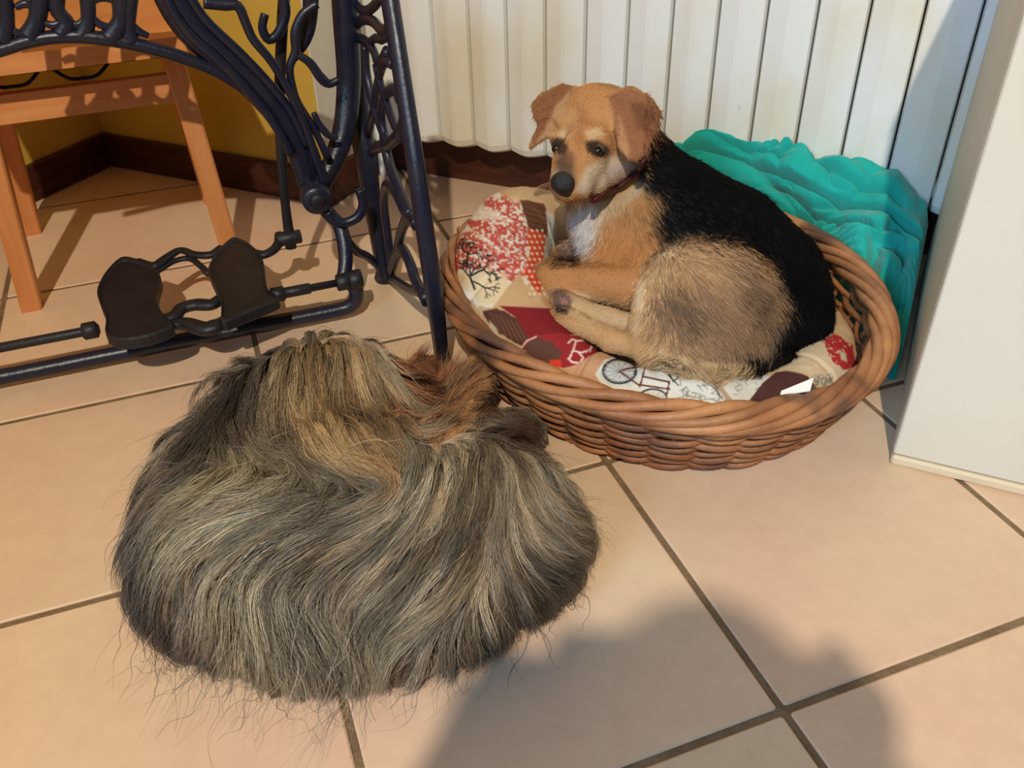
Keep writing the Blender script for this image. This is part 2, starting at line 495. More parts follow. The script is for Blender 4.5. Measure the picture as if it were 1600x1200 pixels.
M_wood = mat('orange_pine_wood', (214, 146, 90), 0.5, 0.35, (196, 120, 66), 3.2, 5, 0.3, 0.7, stretch=(14, 14, 1.2), bump=0.05)
M_wood_h = mat('orange_pine_rail', (214, 146, 90), 0.5, 0.35, (198, 124, 70), 3.2, 5, 0.3, 0.7, stretch=(3, 3, 22), bump=0.05)
M_seat_shade = mat('seat_shade_black', (18, 17, 16), 0.8, 0.2)  # black that stands for the shade under the chair seat

def obox(c, half, z0, z1, m, name, parent, bev=0.003, top=None):
    """upright box turned with the tile joints; c = (u, v) centre, top = other centre at z1"""
    top = c if top is None else top
    V = []
    rows = [(z0, c, 1.0), (z1, top, 1.0)]
    for z, cc, k in rows:
        for a, b in ((-1 + bev / half[0], -1), (1 - bev / half[0], -1), (1, -1 + bev / half[1]), (1, 1 - bev / half[1]), (1 - bev / half[0], 1), (-1 + bev / half[0], 1), (-1, 1 - bev / half[1]), (-1, -1 + bev / half[1])):
            V.append(uv(cc[0] + a * half[0] * k, cc[1] + b * half[1] * k, z))
    F = [(k, (k + 1) % 8, 8 + (k + 1) % 8, 8 + k) for k in range(8)] + [tuple(range(8))[::-1], tuple(range(8, 16))]
    return MB().add(V, F).build(name, m, parent)

chair = empty('wooden_chair', uv(-0.59, 1.30, 0), 'orange pine chair with square legs behind the sewing machine base', 'chair')
hw = 0.0165
LA, LB, LC, LD = (-0.750, 1.145), (-0.770, 1.475), (-0.402, 1.150), (-0.417, 1.490)
TA, TB, TC, TD = (-0.712, 1.158), (-0.735, 1.462), (-0.424, 1.160), (-0.436, 1.478)
for b_, t_ in ((LA, TA), (LB, TB), (LC, TC), (LD, TD)):
    obox(b_, (hw, hw), 0.0, 0.405, M_wood, 'leg', chair, 0.003, t_)
def rail(a, b, z0, z1, w, name, m=M_wood_h):
    a, b = np.array(a), np.array(b); d = (b - a) / np.linalg.norm(b - a); n = np.array([-d[1], d[0]]) * w
    V = [uv(*(p + s * n), z) for z in (z0, z1) for p in (a, b) for s in (-1, 1)]
    return MB().add(V, [(0, 1, 3, 2), (4, 6, 7, 5), (0, 4, 5, 1), (2, 3, 7, 6), (0, 2, 6, 4), (1, 5, 7, 3)]).build(name, m, chair)
rail((-0.712, 1.150), (-0.418, 1.154), 0.316, 0.360, 0.009, 'front_rail')
rail((-0.730, 1.465), (-0.436, 1.480), 0.316, 0.360, 0.009, 'back_rail')
rail((-0.719, 1.160), (-0.732, 1.46), 0.316, 0.360, 0.009, 'side_rail')
rail((-0.426, 1.170), (-0.436, 1.47), 0.316, 0.360, 0.009, 'side_rail')
obox((-0.583, 1.292), (0.215, 0.220), 0.405, 0.432, M_wood_h, 'seat', chair, 0.006)
obox((-0.575, 1.130), (0.145, 0.008), 0.392, 0.404, M_seat_shade, 'seat_shade_strip', chair, 0.002)  # dark strip modelled where only shade lies under the seat
for x in (-0.70, -0.66, -0.60):
    c0 = uv(x, 1.137, 0.393); c1 = uv(x + 0.085, 1.137, 0.393); mid = uv(x + 0.04, 1.137, 0.372)
    if x != -0.66: MB().tube(spline([c0, (c0 + mid) / 2 + (0, 0, -0.008), mid, (c1 + mid) / 2 + (0, 0, -0.008), c1], 16), 0.0028, 6).build('under_seat_loop', M_seat_shade, chair, True)  # dark loops hung below the shade strip
for u_ in (-0.735, -0.436):
    obox((u_, 1.492), (0.016, 0.014), 0.432, 0.86, M_wood, 'back_post', chair, 0.003)
for z in (0.55, 0.68, 0.80):
    rail((-0.725, 1.492), (-0.445, 1.492), z, z + 0.05, 0.008, 'back_slat')

# ------------------------------------------------------------------ cast iron treadle base of a sewing machine
def iron_material():
    m = mat('blue_black_cast_iron', (20, 23, 45), 0.36, 0.5, (34, 34, 44), 26, 5, 0.42, 0.72, bump=0.15, bscale=140)
    return m
M_iron = iron_material()
M_iron_d = mat('dark_worn_iron', (21, 21, 29), 0.5, 0.45, (36, 33, 35), 18, 5, 0.35, 0.75, bump=0.25, bscale=120)
mach = empty('treadle_sewing_machine_base', uv(-0.57, 0.86, 0), 'ornate blue-black cast iron treadle sewing machine base with twin foot plates', 'sewing machine')

def bar(px, plane, val, r, flat=1.0, n=30, sides=8, depth=None):
    """a cast bar whose axis runs through the given lines of sight in the plane u = val or v = val"""
    f = at_u if plane == 'u' else at_v
    vals = np.broadcast_to(val, (len(px),))
    P = spline([f(q, w) for q, w in zip(px, vals)], n)
    rr = np.interp(np.linspace(0, 1, len(P)), np.linspace(0, 1, len(np.atleast_1d(r))), np.atleast_1d(r))
    up = (R2, R2, 0) if plane == 'u' else (-R2, R2, 0)
    return P, rr, flat, up
def iron(name, bars, parent, m=None, sides=8):
    mb = MB()
    for P, rr, fl, up in bars: mb.tube(P, rr, sides, flat=fl, up=up)
    return mb.build(name, m or M_iron, parent, True)

UF = -0.145                                        # plane of the near side frame
# front leg: a ribbed casting that leans back as it rises
leg_px = [(692, 574), (680, 470), (664, 360), (650, 262), (636, 170), (622, 80), (608, -10), (600, -80)]
side = iron('side_frame', [bar(leg_px, 'u', [-0.139, -0.150, -0.152, -0.152, -0.150, -0.148, -0.145, -0.145], [0.014, 0.0175, 0.0175, 0.0165, 0.016, 0.0165, 0.017], 0.75, 40, 10)], mach)
iron('leg_rib', [bar([(684, 540), (668, 420), (648, 290), (630, 170), (606, 20), (596, -60)], 'u', [-0.140, -0.147, -0.149, -0.148, -0.144, -0.140], [0.005, 0.008, 0.007, 0.008], 0.9, 30)], side)
MB().add(*lathe([(0.014, 0.0), (0.017, 0.006), (0.013, 0.02), (0.011, 0.03)], at_u((692, 574), -0.139) * (1, 1, 0), sides=16)).build('foot', M_iron, side, True)
# rear leg and upper column
iron('rear_leg', [bar([(602, 436), (592, 380), (582, 320), (572, 250), (560, 180), (550, 100), (543, 20), (540, -70)], 'u', -0.158, [0.017, 0.019, 0.024, 0.027, 0.026, 0.024], 0.75, 40, 10)], side)
MB().add(*lathe([(0.018, 0.0), (0.020, 0.006), (0.015, 0.018), (0.012, 0.03)], uv(-0.154, 1.000, 0), sides=16)).build('foot', M_iron, side, True)
# scrolled web between the legs
scr = [
    ([(604, 432), (620, 440), (640, 452), (662, 458)], 0.007), ([(610, 425), (618, 400), (628, 390), (640, 410), (650, 440), (666, 470)], 0.0085),
    ([(620, 395), (626, 365), (634, 345), (642, 340), (650, 352)], 0.0075), ([(612, 420), (606, 370), (600, 320), (604, 290), (618, 300), (632, 330), (640, 340)], 0.0075),
    ([(640, 338), (625, 300), (612, 268), (604, 238), (600, 210)], 0.008), ([(600, 210), (596, 180), (602, 150), (616, 140), (624, 156)], 0.0065),
    ([(576, 240), (590, 230), (606, 226), (626, 206), (632, 180)], 0.0075), ([(606, 226), (592, 190), (580, 150), (572, 110), (570, 70)], 0.0070),
    ([(576, 210), (584, 170), (590, 130), (600, 98), (612, 100)], 0.006), ([(560, 60), (572, 64), (584, 80), (590, 98), (598, 92), (604, 80)], 0.006),
    ([(556, 40), (568, 30), (584, 34), (598, 48), (612, 40)], 0.0065), ([(558, 8), (570, 18), (584, 10), (596, -6)], 0.006), ([(574, 70), (586, 60), (596, 62), (610, 54)], 0.005),
    ([(588, 100), (594, 130), (604, 160), (614, 190), (628, 218)], 0.0062)]
for px, r in scr:
    iron('scroll', [bar(px, 'u', -0.150, r * 1.3, 0.75, 20, 6)], side)
# cast cross brace with the arch
VB = 0.95
br = iron('cross_brace', [bar([(-60, 96), (0, 78), (46, 64), (95, 57), (150, 59), (215, 70), (280, 88), (340, 112), (385, 140)], 'v', VB, [0.009, 0.0095, 0.009], 0.9, 40),
                          bar([(252, -40), (275, 5), (305, 48), (350, 88), (400, 136), (438, 182), (466, 232), (486, 300)], 'v', VB, [0.022, 0.025, 0.024, 0.0235, 0.021, 0.019, 0.017], 0.45, 40, 10)], mach)
iron('brace_ridge', [bar([(246, -40), (268, 12), (298, 55), (344, 96), (392, 146), (428, 192), (455, 240)], 'v', VB - 0.011, [0.006, 0.008, 0.007], 0.8, 36),
                     bar([(280, -40), (300, 0), (326, 36), (372, 80), (420, 130), (456, 176), (480, 228)], 'v', VB - 0.011, [0.006, 0.007, 0.006], 0.8, 36)], br)
# posts and arches of the pierced upper band
for px, r in (([(4, 64), (10, 30), (2, -30)], 0.0085), ([(46, 58), (58, 30), (66, -30)], 0.0095), ([(96, 56), (104, 36), (88, 12), (92, -30)], 0.0085), ([(128, 57), (138, 30), (134, -30)], 0.008),
              ([(172, 62), (190, 30), (186, -30)], 0.010), ([(205, 66), (200, 34), (206, -30)], 0.0085)):
    iron('band_post', [bar(px, 'v', VB, [r * 1.5, r * 1.15, r * 1.35], 0.7, 12)], br)
for px in ([(12, 40), (24, 50), (40, 56)], [(66, 34), (84, 40), (98, 32)], [(104, 28), (120, 40), (132, 30)], [(142, 24), (156, 38), (172, 42)], [(206, 36), (216, 48), (232, 56)],
           [(60, 8), (74, 2), (90, 10)], [(24, 12), (40, 6), (58, 14)], [(136, 6), (160, -4), (186, 4)]):
    iron('band_arch', [bar(px, 'v', VB, [0.004, 0.0055, 0.004], 0.7, 10, 6)], br)
iron('top_bar', [bar([(-60, -26), (60, -40), (200, -44), (330, -30), (420, -30)], 'v', VB, 0.012, 0.9, 20)], br)
# S-shaped rods that run from the upper bracket down to the hub
iron('s_rod', [bar([(318, 4), (350, 8), (372, 10), (384, 36), (396, 62), (424, 96), (450, 140), (474, 190), (492, 240), (508, 286)], 'v', VB - 0.02, [0.008, 0.007, 0.0062, 0.006, 0.006, 0.007], 0.9, 50)], br)
iron('scroll', [bar([(496, 6), (474, 22), (462, 50), (462, 80), (453, 104), (456, 130), (466, 160), (490, 200), (512, 246)], 'v', VB - 0.012, [0.006, 0.0075, 0.006, 0.005, 0.006], 0.9, 40)], br)
iron('scroll', [bar([(454, 100), (466, 88), (484, 98), (500, 120), (514, 131), (530, 124)], 'v', VB - 0.012, [0.004, 0.006, 0.0075, 0.005], 0.9, 24)], br)
iron('scroll', [bar([(490, 176), (500, 196), (514, 212), (528, 214)], 'v', VB - 0.012, [0.004, 0.006, 0.004], 0.9, 20)], br)
iron('scroll', [bar([(440, -10), (446, 20), (436, 50), (420, 62), (410, 44), (414, 22)], 'v', VB + 0.02, [0.008, 0.007, 0.006], 0.9, 24)], br)
iron('scroll', [bar([(486, -20), (484, 30), (478, 60), (468, 80)], 'v', VB + 0.01, [0.012, 0.010, 0.006], 0.9, 20)], br)
iron('upper_column', [bar([(536, -60), (541, 40), (545, 120), (540, 190), (526, 240), (504, 286), (494, 306)], 'v', [1.0, 1.0, 1.0, 0.985, 0.97, 0.955, 0.95], [0.021, 0.0195, 0.019, 0.018, 0.016, 0.014], 0.85, 40, 10)], br)
hub = at_v((492, 305), VB - 0.02)
MB().add(*lathe([(0.019, -0.026), (0.023, -0.022), (0.024, 0.0), (0.022, 0.02), (0.018, 0.03)], hub, (-R2, R2, 0), 20)).build('hub', M_iron, br, True)
MB().add(*lathe([(0.010, -0.030), (0.012, -0.028), (0.012, -0.02)], hub, (-R2, R2, 0), 12)).build('hub_bolt', M_iron_d, br, True)
iron('ring', [bar([(512, 330), (520, 344), (540, 348), (560, 338), (568, 318), (562, 296)], 'v', VB - 0.03, 0.0085, 0.9, 30)], br)
iron('hanger', [bar([(500, 318), (514, 334), (530, 352), (538, 380), (540, 410), (536, 440)], 'v', [0.945, 0.94, 0.93, 0.915, 0.90, 0.885], [0.012, 0.011, 0.012, 0.012], 0.8, 30)], mach)
iron('hanger_stay', [bar([(540, 372), (556, 392), (576, 402), (598, 424)], 'v', [0.93, 0.95, 0.975, 0.995], [0.007, 0.008, 0.006], 0.8, 16)], mach)
MB().tube(spline([uv(-0.232, 0.880, 0.075), uv(-0.226, 0.885, 0.050), uv(-0.236, 0.888, 0.028), uv(-0.275, 0.890, 0.022), uv(-0.45, 0.892, 0.022), uv(-0.80, 0.892, 0.022), uv(-1.00, 0.89, 0.022)], 60), 0.0125, 10).build('floor_bar', M_iron, mach, True)
VP_, ZP_ = 0.875, 0.080
MB().tube([uv(-1.0, VP_, ZP_), uv(-0.62, VP_, ZP_), uv(-0.615, VP_, ZP_)], 0.0075, 10).build('pivot_rod', M_iron_d, mach, True)
MB().add(*tube([uv(-0.355, VP_, ZP_), uv(-0.300, VP_, ZP_), uv(-0.298, VP_, ZP_), uv(-0.240, VP_, ZP_)], [0.009, 0.009, 0.0065, 0.006], 10)).build('pivot_rod', M_iron_d, mach, True)
for u_, r in ((-0.628, 0.013), (-0.35, 0.012), (-0.246, 0.014), (-0.226, 0.016)):
    MB().add(*lathe([(r * 0.8, -0.011), (r, -0.009), (r, 0.009), (r * 0.8, 0.011)], uv(u_, VP_, ZP_), (R2, R2, 0), 8)).build('pivot_collar', M_iron_d, mach, True)

def plate(px, z, thick, name, parent, m, rim=0.0):
    P = spline([at_z(q, z) for q in px], 60, True)
    ctr = P.mean(0)
    n = len(P); V = []; F = []
    for k, dz in ((0.985, -thick), (1.0, -thick + 0.002), (1.0, 0.002), (0.975, 0.0045), (0.93, 0.0035), (0.90, 0.0)):
        V += list(ctr + (P - ctr) * (k, k, 1) + (0, 0, dz))
    for i in range(5):
        for k in range(n):
            l = (k + 1) % n; F.append((i * n + k, i * n + l, (i + 1) * n + l, (i + 1) * n + k))
    F.append(tuple(range(n))[::-1]); F.append(tuple(5 * n + k for k in range(n)))
    return MB().add(V, F).build(name, m, parent)
ped = plate([(190, 404), (170, 422), (158, 440), (152, 458), (158, 480), (166, 500), (166, 524), (190, 534), (232, 528), (268, 514), (268, 505), (251, 486), (246, 462), (252, 436), (240, 418), (212, 406)], 0.102, 0.014, 'foot_plate', mach, M_iron_d)
pe2 = plate([(362, 374), (342, 392), (330, 410), (326, 428), (340, 460), (346, 482), (348, 506), (380, 494), (420, 478), (436, 468), (420, 456), (414, 431), (410, 404), (392, 384), (372, 374)], 0.102, 0.014, 'foot_plate', mach, M_iron_d)
def zbar(px, z, r, n=24): return spline([at_z(q, w) for q, w in zip(px, np.broadcast_to(z, (len(px),)))], n), np.interp(np.linspace(0, 1, n // (len(px) - 1) * (len(px) - 1) + 1), np.linspace(0, 1, len(np.atleast_1d(r))), np.atleast_1d(r)), 0.7, (0, 0, 1)
iron('plate_link', [zbar([(214, 410), (240, 416), (262, 402), (282, 391), (304, 398), (330, 398), (346, 388)], 0.098, [0.010, 0.009, 0.007, 0.008, 0.009], 30)], mach, M_iron_d)
iron('plate_link', [zbar([(236, 430), (252, 420), (272, 408), (296, 404), (314, 416), (326, 428)], 0.092, [0.006, 0.006, 0.006], 30)], mach, M_iron_d)
iron('plate_link', [zbar([(250, 500), (272, 494), (284, 482), (306, 476), (330, 476), (346, 466)], 0.095, [0.010, 0.011, 0.012, 0.010], 30)], mach, M_iron_d)
iron('plate_link', [zbar([(262, 508), (290, 506), (320, 514), (342, 508), (352, 500)], 0.088, [0.010, 0.013, 0.015, 0.010], 28)], mach, M_iron_d)
iron('crank_arm', [zbar([(396, 396), (412, 398), (428, 390), (436, 378), (438, 366)], [0.098, 0.098, 0.100, 0.105, 0.11], [0.010, 0.009, 0.009, 0.010], 28)], mach, M_iron_d)
PV = 1.0
iron('pitman_rod', [bar([(448, -60), (440, 60), (437, 160), (440, 240), (446, 320), (455, 388)], 'v', PV, [0.009, 0.0085, 0.008, 0.0085, 0.0075, 0.0095], 0.6, 40)], mach, M_iron_d)
c_ = at_v((452, 372), PV)
MB().add(*lathe([(0.010, -0.02), (0.012, -0.018), (0.012, 0.018), (0.010, 0.02)], c_, (R2, R2, 0), 10)).build('pitman_joint', M_iron_d, mach, True)
# the far side frame, out of the picture to the left, carries the other ends
iron('side_frame', [bar_ for bar_ in [(spline([uv(-1.0, 0.698, 0.0), uv(-0.995, 0.72, 0.25), uv(-0.99, 0.80, 0.52), uv(-0.99, 0.83, 0.66)], 30), np.full(31, 0.016), 0.8, (R2, R2, 0)),
                                      (spline([uv(-0.985, 1.0, 0.0), uv(-0.985, 1.07, 0.25), uv(-0.985, 1.03, 0.45), uv(-0.985, 1.0, 0.66)], 30), np.full(31, 0.018), 0.8, (R2, R2, 0))]], mach)
# ------------------------------------------------------------------ wicker dog basket
BK_C = np.array([-0.315, 0.570]); BK_A, BK_B = 0.371, 0.317
E1 = np.array([-0.762, 0.647]); E2 = np.array([-0.647, -0.762])
def bk(th, k, z, out=0.0):
    """point on the basket: angle, ellipse scale, height, extra outward shift"""
    th = np.asarray(th, float); k = np.asarray(k, float)
    c, s = np.cos(th), np.sin(th)
    p = (BK_A * k * c)[..., None] * E1 + (BK_B * k * s)[..., None] * E2
    n = (c / BK_A)[..., None] * E1 + (s / BK_B)[..., None] * E2
    n /= np.linalg.norm(n, axis=-1, keepdims=True)
    p = p + n * np.asarray(out, float)[..., None] + BK_C
    return np.concatenate([p, np.broadcast_to(np.asarray(z, float), p.shape[:-1])[..., None]], -1)
def bk_k(z): return 0.800 + 0.150 * np.clip(np.asarray(z) / 0.105, 0, 1.2) ** 0.85
RIM_Z = 0.119
def wicker(name, c1, c2, c3, sc=9.0):
    m = mat(name, c1, 0.5, 0.4, c2, sc, 4, 0.30, 0.62, bump=0.35, bscale=130, per_obj=0.22)
    nt = m.node_tree; N, K = nt.nodes, nt.links           # dark worn stains
    b = N['Principled BSDF']; src = b.inputs['Base Color'].links[0].from_socket
    gm = N.new('ShaderNodeNewGeometry')
    nz = N.new('ShaderNodeTexNoise'); nz.inputs['Scale'].default_value = 11; nz.inputs['Detail'].default_value = 3; K.new(gm.outputs['Position'], nz.inputs['Vector'])
    mr = N.new('ShaderNodeMapRange'); mr.inputs['From Min'].default_value = 0.53; mr.inputs['From Max'].default_value = 0.68; mr.inputs['To Max'].default_value = 0.85; K.new(nz.outputs['Fac'], mr.inputs['Value'])
    mx = N.new('ShaderNodeMix'); mx.data_type = 'RGBA'; mx.inputs[7].default_value = L4(c3)
    K.new(mr.outputs[0], mx.inputs['Factor']); K.new(src, mx.inputs[6]); K.new(mx.outputs[2], b.inputs['Base Color'])
    return m
M_wick = wicker('willow_weave', (182, 126, 80), (128, 78, 46), (66, 50, 46))
M_rim = wicker('willow_rim_rods', (190, 134, 88), (140, 88, 54), (72, 54, 48))
basket = empty('wicker_dog_basket', (BK_C[0], BK_C[1], 0), 'oval brown wicker dog basket with a braided rim, in front of the radiator', 'basket')
NS = 34
ths = np.arange(NS) * 2 * math.pi / NS
for i, t in enumerate(ths):
    zz = np.linspace(0.004, 0.112, 7)
    MB().tube(bk(np.full(7, t), bk_k(zz), zz), 0.0038, 6).build('stake', M_wick, basket, True)
rows = 12
for r in range(rows):
    n = NS * 6
    t = np.arange(n) * 2 * math.pi / n
    ph = r % 2
    wob = np.cos(t * NS / 2 + math.pi * ph)
    z = 0.0105 + r * 0.0081 + 0.0022 * np.sin(t * NS / 2 + r * 0.8) + 0.0011 * np.sin(t * 5 + r * 2.1)
    rad = 0.0046 + 0.0007 * np.sin(t * 3 + r * 1.7)
    P = bk(t, bk_k(z), z, 0.0058 * np.sign(wob) * np.abs(wob) ** 0.6)
    MB().tube(P, rad, 6, closed=True).build('weaver', M_wick, basket, True)
for r in range(2):                                  # twisted foot coil
    n = 220; t = np.arange(n) * 2 * math.pi / n; ph = t * 40 + math.pi * r
    MB().tube(bk(t, np.full(n, 0.812), 0.0095 + 0.004 * np.sin(ph), 0.004 * np.cos(ph)), 0.0052, 6, closed=True).build('foot_coil', M_wick, basket, True)
NR = 7
for r in range(NR):                                 # plaited rim: long rods that wind slowly round each other
    n = 300; t = np.arange(n) * 2 * math.pi / n
    ph = t * 5 + 2 * math.pi * r / NR + 0.5 * np.sin(t * 4 + r)
    rr = 0.0118 + 0.0022 * np.sin(t * 7 + r * 1.3)
    P = bk(t, np.full(n, 0.940), RIM_Z + 0.95 * rr * np.sin(ph) + 0.002 * np.sin(3 * t + 1), rr * 1.15 * np.cos(ph))
    MB().tube(P, 0.0072 + 0.0012 * np.sin(t * 11 + r * 2), 8, closed=True).build('rim_rod', M_rim, basket, True)
for k, (t, zz, out) in enumerate(((5.35, 0.135, 0.012), (0.65, 0.13, 0.014), (2.7, 0.128, -0.012), (3.9, 0.126, 0.014))):   # cut ends that stick out
    a, b_ = bk(t, 0.940, RIM_Z, 0.0), bk(t + 0.06, 0.940, zz, out)
    MB().tube([a, (a + b_) / 2, b_], [0.0065, 0.006, 0.0055], 8).build('rod_end', M_rim, basket, True)
t = np.arange(60) * 2 * math.pi / 60                # woven bottom
V = [bk(t, np.full(60, k), z) for k, z in ((0.80, 0.006), (0.79, 0.016), (0.4, 0.018), (0.02, 0.018), (0.02, 0.006))]
F = [(i * 60 + k, i * 60 + (k + 1) % 60, (i + 1) * 60 + (k + 1) % 60, (i + 1) * 60 + k) for i in range(4) for k in range(60)]
F += [tuple(4 * 60 + k for k in range(60)), tuple(range(60))]
MB().add(np.concatenate(V), F).build('bottom', M_wick, basket)

# ------------------------------------------------------------------ patchwork cushion: printed cloth on a padded ring
class Canvas:
    """a cloth or coat pattern drawn flat; sampled per vertex or per hair"""
    def __init__(s, x0, y0, x1, y1, base, k=1.0):
        s.x0, s.y0, s.k = x0, y0, k
        s.w, s.h = int((x1 - x0) * k), int((y1 - y0) * k)
        s.a = np.empty((s.h, s.w, 3)); s.a[:] = base
        yy, xx = np.mgrid[0:s.h, 0:s.w]
        s.X = xx / k + x0; s.Y = yy / k + y0
    def mix(s, m, c): s.a += m[..., None] * (np.asarray(c, float) - s.a)
    def poly_sd(s, P, X, Y):
        P = np.asarray(P, float)
        d = np.full(X.shape, 1e9); ins = np.zeros(X.shape, bool)
        for i in range(len(P)):
            a, b = P[i], P[(i + 1) % len(P)]
            e = b - a; wx, wy = X - a[0], Y - a[1]
            t = np.clip((wx * e[0] + wy * e[1]) / (e @ e + 1e-9), 0, 1)
            d = np.minimum(d, (wx - e[0] * t) ** 2 + (wy - e[1] * t) ** 2)
            c = ((a[1] <= Y) & (b[1] > Y)) | ((b[1] <= Y) & (a[1] > Y))
            with np.errstate(divide='ignore', invalid='ignore'):
                ins ^= c & (X < a[0] + (Y - a[1]) / (b[1] - a[1] + 1e-12) * e[0])
        d = np.sqrt(d); return np.where(ins, -d, d)
    def poly(s, P, c, soft=1.0, op=1.0, rough=0.0, sc=12.0, seed=1, tex=0.0, tsc=5.0):
        P = np.asarray(P, float); g = soft + rough + 1
        (x0, y0), (x1, y1) = P.min(0) - g, P.max(0) + g
        i0, i1 = max(0, int((y0 - s.y0) * s.k)), min(s.h, int((y1 - s.y0) * s.k) + 1)
        j0, j1 = max(0, int((x0 - s.x0) * s.k)), min(s.w, int((x1 - s.x0) * s.k) + 1)
        if i1 <= i0 or j1 <= j0: return
        X, Y = s.X[i0:i1, j0:j1], s.Y[i0:i1, j0:j1]
        N = lambda q, sd: vnoise(np.c_[X.ravel(), Y.ravel(), np.zeros(X.size)], 1.0 / q, sd, 2).reshape(X.shape)
        sd = s.poly_sd(P, X, Y)
        if rough: sd = sd + rough * N(sc, seed)
        m = op * (1 - sstep(-soft, soft, sd))
        if tex: m = m * sstep(-0.25, 0.15, N(tsc, seed + 40) + tex)
        s.a[i0:i1, j0:j1] += m[..., None] * (np.asarray(c, float) - s.a[i0:i1, j0:j1])
    def line(s, P, w, c, op=1.0):
        P = np.asarray(P, float)
        for a, b in zip(P[:-1], P[1:]):
            e = b - a
            x0, x1 = sorted((a[0], b[0])); y0, y1 = sorted((a[1], b[1]))
            i0, i1 = max(0, int((y0 - s.y0 - w - 2) * s.k)), min(s.h, int((y1 - s.y0 + w + 3) * s.k))
            j0, j1 = max(0, int((x0 - s.x0 - w - 2) * s.k)), min(s.w, int((x1 - s.x0 + w + 3) * s.k))
            if i1 <= i0 or j1 <= j0: continue
            X, Y = s.X[i0:i1, j0:j1] - a[0], s.Y[i0:i1, j0:j1] - a[1]
            t = np.clip((X * e[0] + Y * e[1]) / (e @ e + 1e-9), 0, 1)
            d = np.hypot(X - e[0] * t, Y - e[1] * t)
            m = op * (1 - sstep(w / 2 - 0.6, w / 2 + 0.6, d))
            s.a[i0:i1, j0:j1] += m[..., None] * (np.asarray(c, float) - s.a[i0:i1, j0:j1])
    def ell(s, c, rx, ry, w, col, n=40, op=1.0, rot=0.0):
        t = np.linspace(0, 2 * math.pi, n); x, y = rx * np.cos(t), ry * np.sin(t)
        s.line(np.c_[c[0] + x * math.cos(rot) - y * math.sin(rot), c[1] + x * math.sin(rot) + y * math.cos(rot)], w, col, op)
    def at(s, px):
        x = np.clip((px[:, 0] - s.x0) * s.k, 0, s.w - 1.001); y = np.clip((px[:, 1] - s.y0) * s.k, 0, s.h - 1.001)
        i, j = x.astype(int), y.astype(int); fx, fy = (x - i)[:, None], (y - j)[:, None]
        i1, j1 = np.minimum(i + 1, s.w - 1), np.minimum(j + 1, s.h - 1)
        return (s.a[j, i] * (1 - fx) + s.a[j, i1] * fx) * (1 - fy) + (s.a[j1, i] * (1 - fx) + s.a[j1, i1] * fx) * fy

cv = Canvas(670, 270, 1370, 660, (200, 166, 124), 2.0)
TAN, CREAM, RED, DRED, BRN, INK = (198, 160, 118), (226, 214, 194), (176, 64, 54), (128, 32, 36), (84, 52, 42), (34, 34, 38)
cv.poly([(690, 330), (720, 305), (770, 300), (820, 320), (832, 360), (825, 440), (800, 480), (745, 480), (705, 440), (688, 400)], CREAM, 2, rough=6)
for k, P in enumerate(([(690, 345), (730, 310), (790, 305), (822, 330), (824, 400), (812, 440), (780, 420), (760, 370), (730, 352), (700, 372)],
                       [(690, 360), (735, 365), (790, 400), (812, 450), (790, 440), (740, 420), (700, 420), (690, 395)])):
    cv.poly(P, (188, 74, 64), 3, 0.95, rough=9, sc=16, seed=3 + k, tex=0.03, tsc=3.4)
cv.poly([(700, 318), (760, 322), (790, 345), (740, 342), (705, 352)], (232, 220, 204), 3, 0.8, rough=6, seed=8)
cv.poly([(686, 395), (712, 392), (716, 440), (728, 490), (715, 480), (698, 450)], (140, 40, 40), 1.5)
cv.poly([(712, 430), (745, 470), (790, 480), (800, 462), (790, 430), (760, 420)], (224, 200, 160), 3, rough=4, seed=5)
cv.poly([(770, 480), (800, 440), (812, 425), (830, 465), (850, 480), (880, 500), (860, 510), (800, 495), (760, 485)], TAN, 2)
# black tree
rt = np.random.default_rng(5)
def branch(p, a, l, w, d):
    q = (p[0] + l * math.cos(a), p[1] + l * math.sin(a) * 0.9)
    cv.line([p, ((p[0] + q[0]) / 2 + rt.normal(0, 1.2), (p[1] + q[1]) / 2 + rt.normal(0, 1.2)), q], w, INK)
    if d > 0:
        for s_ in rt.choice([-0.75, -0.35, 0.3, 0.7, 1.0], 3, False): branch(q, a + s_ + rt.normal(0, 0.15), l * rt.uniform(0.55, 0.8), max(0.9, w * 0.66), d - 1)
branch((742, 452), -1.9, 22, 3.4, 3); branch((738, 430), -0.5, 20, 2.8, 3); branch((728, 412), -1.4, 17, 2.8, 3); branch((740, 440), 0.55, 20, 2.2, 2); branch((728, 395), -2.2, 10, 2.4, 2)
# brown, orange with dots
cv.poly([(812, 312), (850, 318), (860, 345), (856, 372), (826, 356), (820, 335)], (96, 58, 42), 1.5, rough=2)
for k in range(5): cv.line([(816, 322 + 8 * k), (856, 334 + 8 * k)], 1.6, (128, 88, 64), 0.7)
cv.poly([(824, 356), (852, 366), (850, 400), (846, 440), (846, 462), (836, 452), (818, 428), (828, 400)], (206, 76, 44), 1.2)
for a in range(12):
    for b in range(8):
        x, y = 815 + b * 8 + (a % 2) * 4, 360 + a * 9
        if 820 < x < 853: cv.line([(x, y), (x + 0.8, y + 0.5)], 4.0, (240, 206, 186), 0.95 if (x - 822) * 1 > abs(y - 400) * 0.1 - 3 else 0)
cv.poly([(852, 330), (866, 334), (872, 390), (862, 412), (850, 400), (856, 360)], (198, 192, 180), 2, rough=3, seed=12)
for k in range(7): cv.line([(856 + 2 * k, 340 + 7 * k), (862, 352 + 8 * k)], 1.5, (120, 124, 120), 0.7)
cv.poly([(848, 462), (880, 480), (886, 500), (862, 490), (845, 470)], (196, 150, 104), 2)
